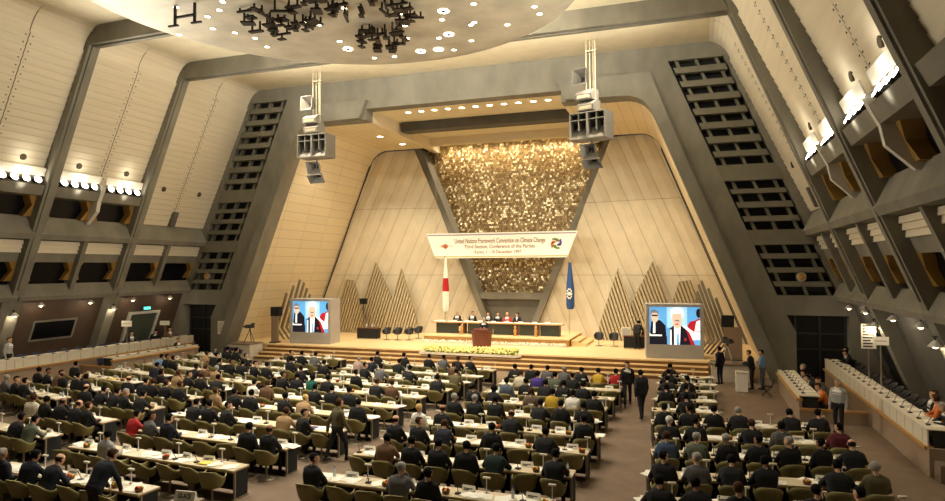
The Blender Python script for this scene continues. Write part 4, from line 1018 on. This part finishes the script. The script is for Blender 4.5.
# ------------------------------------------------------------------ people
def vox(prims, voxel, target):
    vs, fs = [], []
    for _, p0, p1, r0, r1 in prims:
        p0 = Vector(p0); p1 = Vector(p1); d = p1-p0; L = d.length
        if L < 1e-5: d = Vector((0, 0, 1)); p1 = p0+d*1e-4
        d.normalize(); u = d.orthogonal().normalized(); v = d.cross(u); n = 10; base = len(vs); ringz = []
        for a in (-80, -50, -20): ringz.append((p0+d*r0*math.sin(math.radians(a)), r0*math.cos(math.radians(a))))
        for a in (20, 50, 80): ringz.append((p1+d*r1*math.sin(math.radians(a)), r1*math.cos(math.radians(a))))
        for c, r in ringz:
            for i in range(n): vs.append(c+(u*math.cos(2*PI*i/n)+v*math.sin(2*PI*i/n))*r)
        for j in range(5):
            for i in range(n): fs.append((base+j*n+i, base+j*n+(i+1) % n, base+(j+1)*n+(i+1) % n, base+(j+1)*n+i))
        fs.append(tuple(base+i for i in reversed(range(n)))); fs.append(tuple(base+5*n+i for i in range(n)))
    me = bpy.data.meshes.new('tmp'); me.from_pydata(vs, [], fs); o = bpy.data.objects.new('tmp', me); col.objects.link(o)
    m1 = o.modifiers.new('r', 'REMESH'); m1.mode = 'VOXEL'; m1.voxel_size = voxel
    m2 = o.modifiers.new('s', 'SMOOTH'); m2.iterations = 9; m2.factor = .5
    m3 = o.modifiers.new('d', 'DECIMATE'); m3.ratio = target
    dg = bpy.context.evaluated_depsgraph_get(); out = bpy.data.meshes.new_from_object(o.evaluated_get(dg))
    bpy.data.objects.remove(o); bpy.data.meshes.remove(me); return out
def segd(p, a, b, r0, r1):
    d = b-a; L = d.length_squared; t = 0 if L < 1e-9 else max(0, min(1, (p-a).dot(d)/L)); return (p-a-d*t).length-(r0+(r1-r0)*t)
def make_person(stand=False, lean=5, hy=0, hp=0, arms='desk', stride=0, woman=False, twist=0):
    hz = .95 if stand else .57; H = Vector((0, 0, hz)); ca, sa = math.cos(math.radians(lean)), math.sin(math.radians(lean))
    tw = Matrix.Rotation(math.radians(twist), 3, 'Z')
    def T(x, y, z): v = tw@Vector((x, y, z)); return H+Vector((v.x, v.y*ca+v.z*sa, v.z*ca-v.y*sa))
    w = .9 if woman else 1.; P_ = []
    def add(r, a, b, r0, r1=None): P_.append((r, Vector(a), Vector(b), r0, r0 if r1 is None else r1))
    for z, hw, r in ((0, .085, .125), (.09, .08, .118), (.18, .08*w, .115*w), (.135, .08*w, .116*w), (.23, .09*w, .117*w), (.28, .10*w, .12*w), (.325, .107*w, .121*w), (.37, .115*w, .12*w), (.43, .125*w, .10*w), (.40, .12*w, .11*w)): add('torso' if z > .02 else 'leg', T(-hw, 0, z), T(hw, 0, z), r)
    add('torso', T(-.155*w, -.01, .465), T(.155*w, -.01, .465), .066)
    add('torso', T(-.08, 0, .50), T(.08, 0, .50), .062)
    add('neck', T(0, 0, .50), T(0, .02, .60), .054)
    hc = T(0, .03, .70); HR = Matrix.Rotation(math.radians(hy+twist*.6), 3, 'Z')@Matrix.Rotation(math.radians(-hp-lean*.35), 3, 'X')
    def h(x, y, z): return hc+HR@Vector((x, y, z))
    add('head', h(0, -.012, .035), h(0, .01, .03), .094); add('head', h(0, .02, -.02), h(0, .025, -.03), .08); add('head', h(0, .045, -.075), h(0, .05, -.08), .05)
    add('face', h(0, .1, .01), h(0, .115, -.02), .012, .016); add('face', h(0, .093, -.06), h(0, .093, -.062), .018)
    for s in (-1, 1): add('face', h(s*.088, -.005, .01), h(s*.09, -.008, -.02), .018, .014)
    for s in (-1, 1):
        S = T(s*.185*w, -.01, .445)
        if arms == 'desk': E_, Wr = Vector((s*.27, S.y+.13, S.z-.24)), Vector((s*.13, max(.34, S.y+.33), .775))
        elif arms == 'write': E_, Wr = Vector((s*.31, S.y+.16, S.z-.2)), Vector((s*.1, S.y+.34, .775))
        elif arms == 'chin': E_, Wr = (Vector((.22, S.y+.26, .78)), hc+Vector((.07, .07, -.13))) if s > 0 else (Vector((-.3, S.y+.12, S.z-.24)), Vector((-.05, .36, .775)))
        elif arms == 'lap': E_, Wr = Vector((s*.27, S.y+.02, S.z-.27)), Vector((s*.09, S.y+.24, hz+.13))
        elif arms == 'hang': E_, Wr = Vector((s*.25, -.02+stride*s*.12, S.z-.29)), Vector((s*.25, .05+stride*s*.22, S.z-.54))
        elif arms == 'fold': E_, Wr = Vector((s*.25, S.y+.04, S.z-.28)), Vector((-s*.03, S.y+.2, S.z-.2+s*.03))
        elif arms == 'lean': E_, Wr = Vector((s*.27, S.y+.1, S.z-.26)), Vector((s*.2, S.y+.22, .82))
        elif arms == 'front': E_, Wr = Vector((s*.27, S.y+.06, S.z-.28)), Vector((s*.14, S.y+.3, S.z-.22))
        add('arm', S, E_, .062*w, .05*w); add('arm', E_, Wr, .05*w, .036)
        d = (Wr-E_).normalized(); side = d.cross(Vector((0, 0, 1))); side = side.normalized() if side.length > .1 else Vector((1, 0, 0)); up = side.cross(d)
        K = Wr+d*.085; add('hand', Wr, K, .03, .032)
        for i, ln in enumerate((.062, .074, .07, .055)):
            o = side*(i-1.5)*.021; m_ = K+o+d*ln*.55; add('hand', K+o, m_, .0105); add('hand', m_, m_+d*ln*.35-up*ln*.3, .0098, .0085)
        th = Wr+d*.03-side*s*.03; add('hand', th, th+d*.045-side*s*.028-up*.012, .0125, .01)
        if stand:
            k = stride*s; hip = Vector((s*.09, 0, .92)); kn = Vector((s*.1, .03+.2*k, .5)); an = Vector((s*.1, .25*k-(.08 if k < 0 else 0), .09+(.04 if k < 0 else 0)))
        else: hip = Vector((s*.09, .02, .545)); kn = Vector((s*.12, .42, .515)); an = Vector((s*.12, .36+.05*s, .09))
        add('leg', hip, kn, .09, .062); add('leg', kn, an, .06, .042); add('foot', an-Vector((0, .03, .03)), an+Vector((0, .15, -.05)), .044, .036)
    me = vox(P_, .0125, .2)
    cent = [f.center.copy() for f in me.polygons]
    reg = []
    for c in cent:
        best = min(P_, key=lambda q: segd(c, q[1], q[2], q[3], q[4])); reg.append(best[0])
    vn = [v.normal.copy() for v in me.vertices]
    inv = HR.inverted()
    def sub(name, test, off, mt):
        idx = {}; vs = []; fs = []
        for f in me.polygons:
            if test(f, reg[f.index]):
                q = []
                for i in f.vertices:
                    if i not in idx: idx[i] = len(vs); vs.append(me.vertices[i].co+vn[i]*(off*(1 if name != 'hair' else 1+.5*math.sin(me.vertices[i].co.x*140+me.vertices[i].co.z*60)*math.sin(me.vertices[i].co.y*110+me.vertices[i].co.z*90))))
                    q.append(idx[i])
                fs.append(q)
        k = bpy.data.meshes.new(name); k.from_pydata(vs, [], fs); k.materials.append(mt); k.polygons.foreach_set('use_smooth', [True]*len(fs)); k.update(); return k
    R = {}
    R['jacket'] = sub('jacket', lambda f, r: r in ('torso', 'arm'), .014, CLOTH['dark'])
    R['trousers'] = sub('trousers', lambda f, r: r == 'leg', .009, TROUS)
    for s in (-1, 1): R['shoe%d' % s] = sub('shoe', lambda f, r: r == 'foot' and f.center.x*s > 0, .007, SHOE)
    fw_ = tw@Vector((0, ca, -sa))
    R['shirt'] = sub('shirt', lambda f, r: (r == 'torso' and abs((tw.inverted()@(f.center-H)).x) < .06*max(0, (f.center.z-hz-.16)/.32) and f.normal.dot(fw_) > .2) or (r == 'neck' and f.center.z < T(0, 0, .555).z), .02, SHIRT)
    def hairt(kind):
        def t_(f, r):
            if r not in ('head', 'face', 'neck'): return False
            l = inv@(f.center-hc)
            if kind == 'bald': return r == 'head' and l.z < .045 and l.z > -.05 and l.y < .02
            if kind == 'long': return (l.z > .06 or l.y < .03 or abs(l.x) > .075) and not (r == 'face' and l.y > .05) and l.z > -.16
            return r == 'head' and (l.z > .07-.3*max(0, .02-l.y) or (l.y < 0 and l.z > -.07)) or (r == 'head' and l.z > .075)
        return t_
    R['hair_short'] = sub('hair', hairt('short'), .013, HAIR['b']); R['hair_bald'] = sub('hair', hairt('bald'), .008, HAIR['b'])
    R['hair_long'] = sub('hair', hairt('long'), .024, HAIR['b'])
    me.materials.clear(); me.materials.append(SKIN); me.materials.append(HAIR['b'])
    me.polygons.foreach_set('material_index', [0]*len(me.polygons)); me.polygons.foreach_set('use_smooth', [True]*len(me.polygons))
    bm = bmesh.new(); bm.from_mesh(me)
    for s in (-1, 1):   # eyes
        r = bmesh.ops.create_uvsphere(bm, u_segments=6, v_segments=4, radius=.011)
        for v in r['verts']: v.co += h(s*.033, .088, .022)
        for f in {f for v in r['verts'] for f in v.link_faces}: f.material_index = 1
    bm.to_mesh(me); bm.free(); me.name = 'person'; R['body'] = me
    return R
def setm(o, m_): o.material_slots[0].link = 'OBJECT'; o.material_slots[0].material = m_
def person(V, loc, rz, label, hair='b', outfit='dark', group=None, trousers=None, skin=None):
    o = bpy.data.objects.new('person', V['body']); col.objects.link(o); o.location = loc; o.rotation_euler = (0, 0, rz); tag(o, label, 'person', group)
    if skin: setm(o, skin)
    for nm in ('jacket', 'trousers', 'shoe-1', 'shoe1', 'shirt'):
        c = bpy.data.objects.new(nm.rstrip('-1'), V[nm]); col.objects.link(c); c.parent = o
        if nm == 'jacket': setm(c, CLOTH[outfit])
        if nm == 'trousers' and trousers: setm(c, CLOTH[trousers])
    c = bpy.data.objects.new('hair', V['hair_bald' if hair == 'd' else ('hair_long' if hair in 'L' else 'hair_short')]); col.objects.link(c); c.parent = o
    setm(c, HAIR[hair]); return o
SV = [make_person(lean=6), make_person(lean=20, hp=18, arms='write'), make_person(lean=14, arms='chin', hp=5), make_person(lean=6, hy=50), make_person(lean=8, hy=-50, twist=-15), make_person(lean=-6, arms='lap'), make_person(lean=24, hp=10, arms='desk'), make_person(lean=8, hy=20, twist=18, arms='lap')]
SW = [make_person(lean=8, woman=True), make_person(lean=16, hp=15, arms='write', woman=True)]
HW = dict(b='black-haired', n='brown-haired', g='grey-haired', w='white-haired', l='fair-haired', d='balding', L='long-haired')
OW = dict(dark='dark suit', navy='navy suit', grey='grey suit', slate='slate suit', tan='tan jacket', brown='brown jacket', sage='sage jacket', silver='silver coat', red='red jacket', white='white shirt', green='green jacket', pine='dark green jacket', denim='denim jacket', maroon='maroon jacket', olive='olive jacket', cream='cream jacket', blue='blue shirt', pink='pink jacket', purple='purple jacket', taupe='taupe coat', yellow='yellow jacket', orange='orange jacket')
rnd = random.Random(9)
for loc, rz, (hair, outfit), nth in seatlist:
    lady = hair in 'L' or outfit in ('purple', 'yellow', 'red', 'white', 'pink') and rnd.random() < .6
    V = rnd.choice(SW) if lady else SV[rnd.choice((0, 0, 1, 1, 2, 3, 4, 5, 6, 7))]
    person(V, loc, rz+rnd.uniform(-.08, .08), '%s person in %s, %s' % (HW[hair], OW[outfit], nth), hair, outfit, 'seated delegates', skin=SKIN2 if rnd.random() < .3 else None)
# head table and lectern
for k, (x, hair, outfit) in enumerate(((-2.65, 'g', 'dark'), (-1.6, 'b', 'dark'), (-.45, 'n', 'dark'), (.2, 'b', 'dark'), (.85, 'l', 'red'), (1.55, 'b', 'navy'))):
    put(dchair, dused, (x, 41.15, 1.2), PI, 'dark chair behind the head table, %s from left' % ORD[k+1], 'chairs behind the head table')
    person(SV[(0, 5, 0, 3, 0, 4)[k]], (x, 41.05, 1.2), PI, '%s person in %s behind the head table, %s from left' % (HW[hair], OW[outfit], ORD[k+1]), hair, outfit, 'people at the head table')
ST = make_person(stand=True, lean=2, arms='hang'); WK = make_person(stand=True, lean=4, arms='hang', stride=1); FO = make_person(stand=True, lean=2, arms='fold', hy=25); BE = make_person(stand=True, lean=32, hp=10, arms='lean'); FR = make_person(stand=True, lean=8, hp=6, arms='front')
person(FR, (.4, 37.45, .72), PI, 'grey-haired person in navy suit speaking at the lectern', 'g', 'navy')
person(WK, (9.91, 26.4, 0), PI+.1, 'person in dark suit walking up the wide aisle towards the camera', 'b', 'dark')
person(WK, (10.6, 24.3, 0), .35, 'person in dark coat walking at the right edge of the wide aisle', 'b', 'dark')
person(WK, (2.75, 16.3, 0), -.5, 'person in olive jacket walking between the left and centre blocks', 'n', 'olive')
person(BE, (.55, 10.3, 0), -.1, 'dark-suited person in the foreground bending over a desk', 'n', 'navy')
person(ST, (13.6, 32.6, 0), .9, 'person in navy suit standing by the right end of the steps', 'b', 'navy', trousers='navy')
person(FR, (14.9, 31.6, 0), 1.3, 'person in dark suit standing just behind the white box', 'n', 'dark')
person(FO, (15.35, 31.75, 0), 1.2, 'person in blue shirt standing with folded arms near the right platform', 'b', 'blue', trousers='slate')
person(BE, (9.3, 38.85, .72), -.2, 'person in dark suit bending over the table beside the right screen', 'b', 'dark')
person(ST, (-19.0, 22.4, .45), -1.2, 'person in grey shirt standing behind the upper left desk', 'n', 'silver')
person(ST, (16.95, 24.3, 0), 2.6, 'grey-shirted person walking past the end of the lower right desks', 'g', 'silver')
for k, (y, hair, outfit) in enumerate(((30.45, 'g', 'dark'), (29.2, 'b', 'dark'), (28.0, 'b', 'dark'), (27.0, 'n', 'grey'), (26.0, 'n', 'orange'))):
    person(SV[(0, 1, 6, 3, 1)[k]], (16.9, y, 0), PI/2, '%s person in %s at the lower right desks, %s from stage' % (HW[hair], OW[outfit], ORD[k+1]), hair, outfit, 'people at the lower right desks')
for k, (y, hair, outfit) in enumerate(((33.4, 'b', 'dark'), (32.7, 'b', 'dark'), (22.6, 'n', 'dark'), (21.9, 'n', 'orange'), (20.9, 'g', 'dark'))):
    person(SV[(0, 1, 5, 4, 1)[k]], (19.1, y, .45), PI/2, '%s person in %s at the upper right desks, %s from stage' % (HW[hair], OW[outfit], ORD[k+1]), hair, outfit, 'people at the upper right desks')
for k, (y, hair, outfit) in enumerate(((31.0, 'b', 'dark'), )):
    person(SV[0], (-16.9, y, 0), -PI/2, 'black-haired person in dark suit at the lower left desks', hair, outfit)
for k, (y, hair, outfit) in enumerate(((29.65, 'b', 'dark'), (31.3, 'b', 'dark'), (32.6, 'b', 'brown'))):
    person(SV[(0, 1, 0)[k]], (-19.1, y, .45), -PI/2, '%s person in %s at the upper left desks, %s from camera' % (HW[hair], OW[outfit], ORD[k+1]), hair, outfit, 'people at the upper left desks')
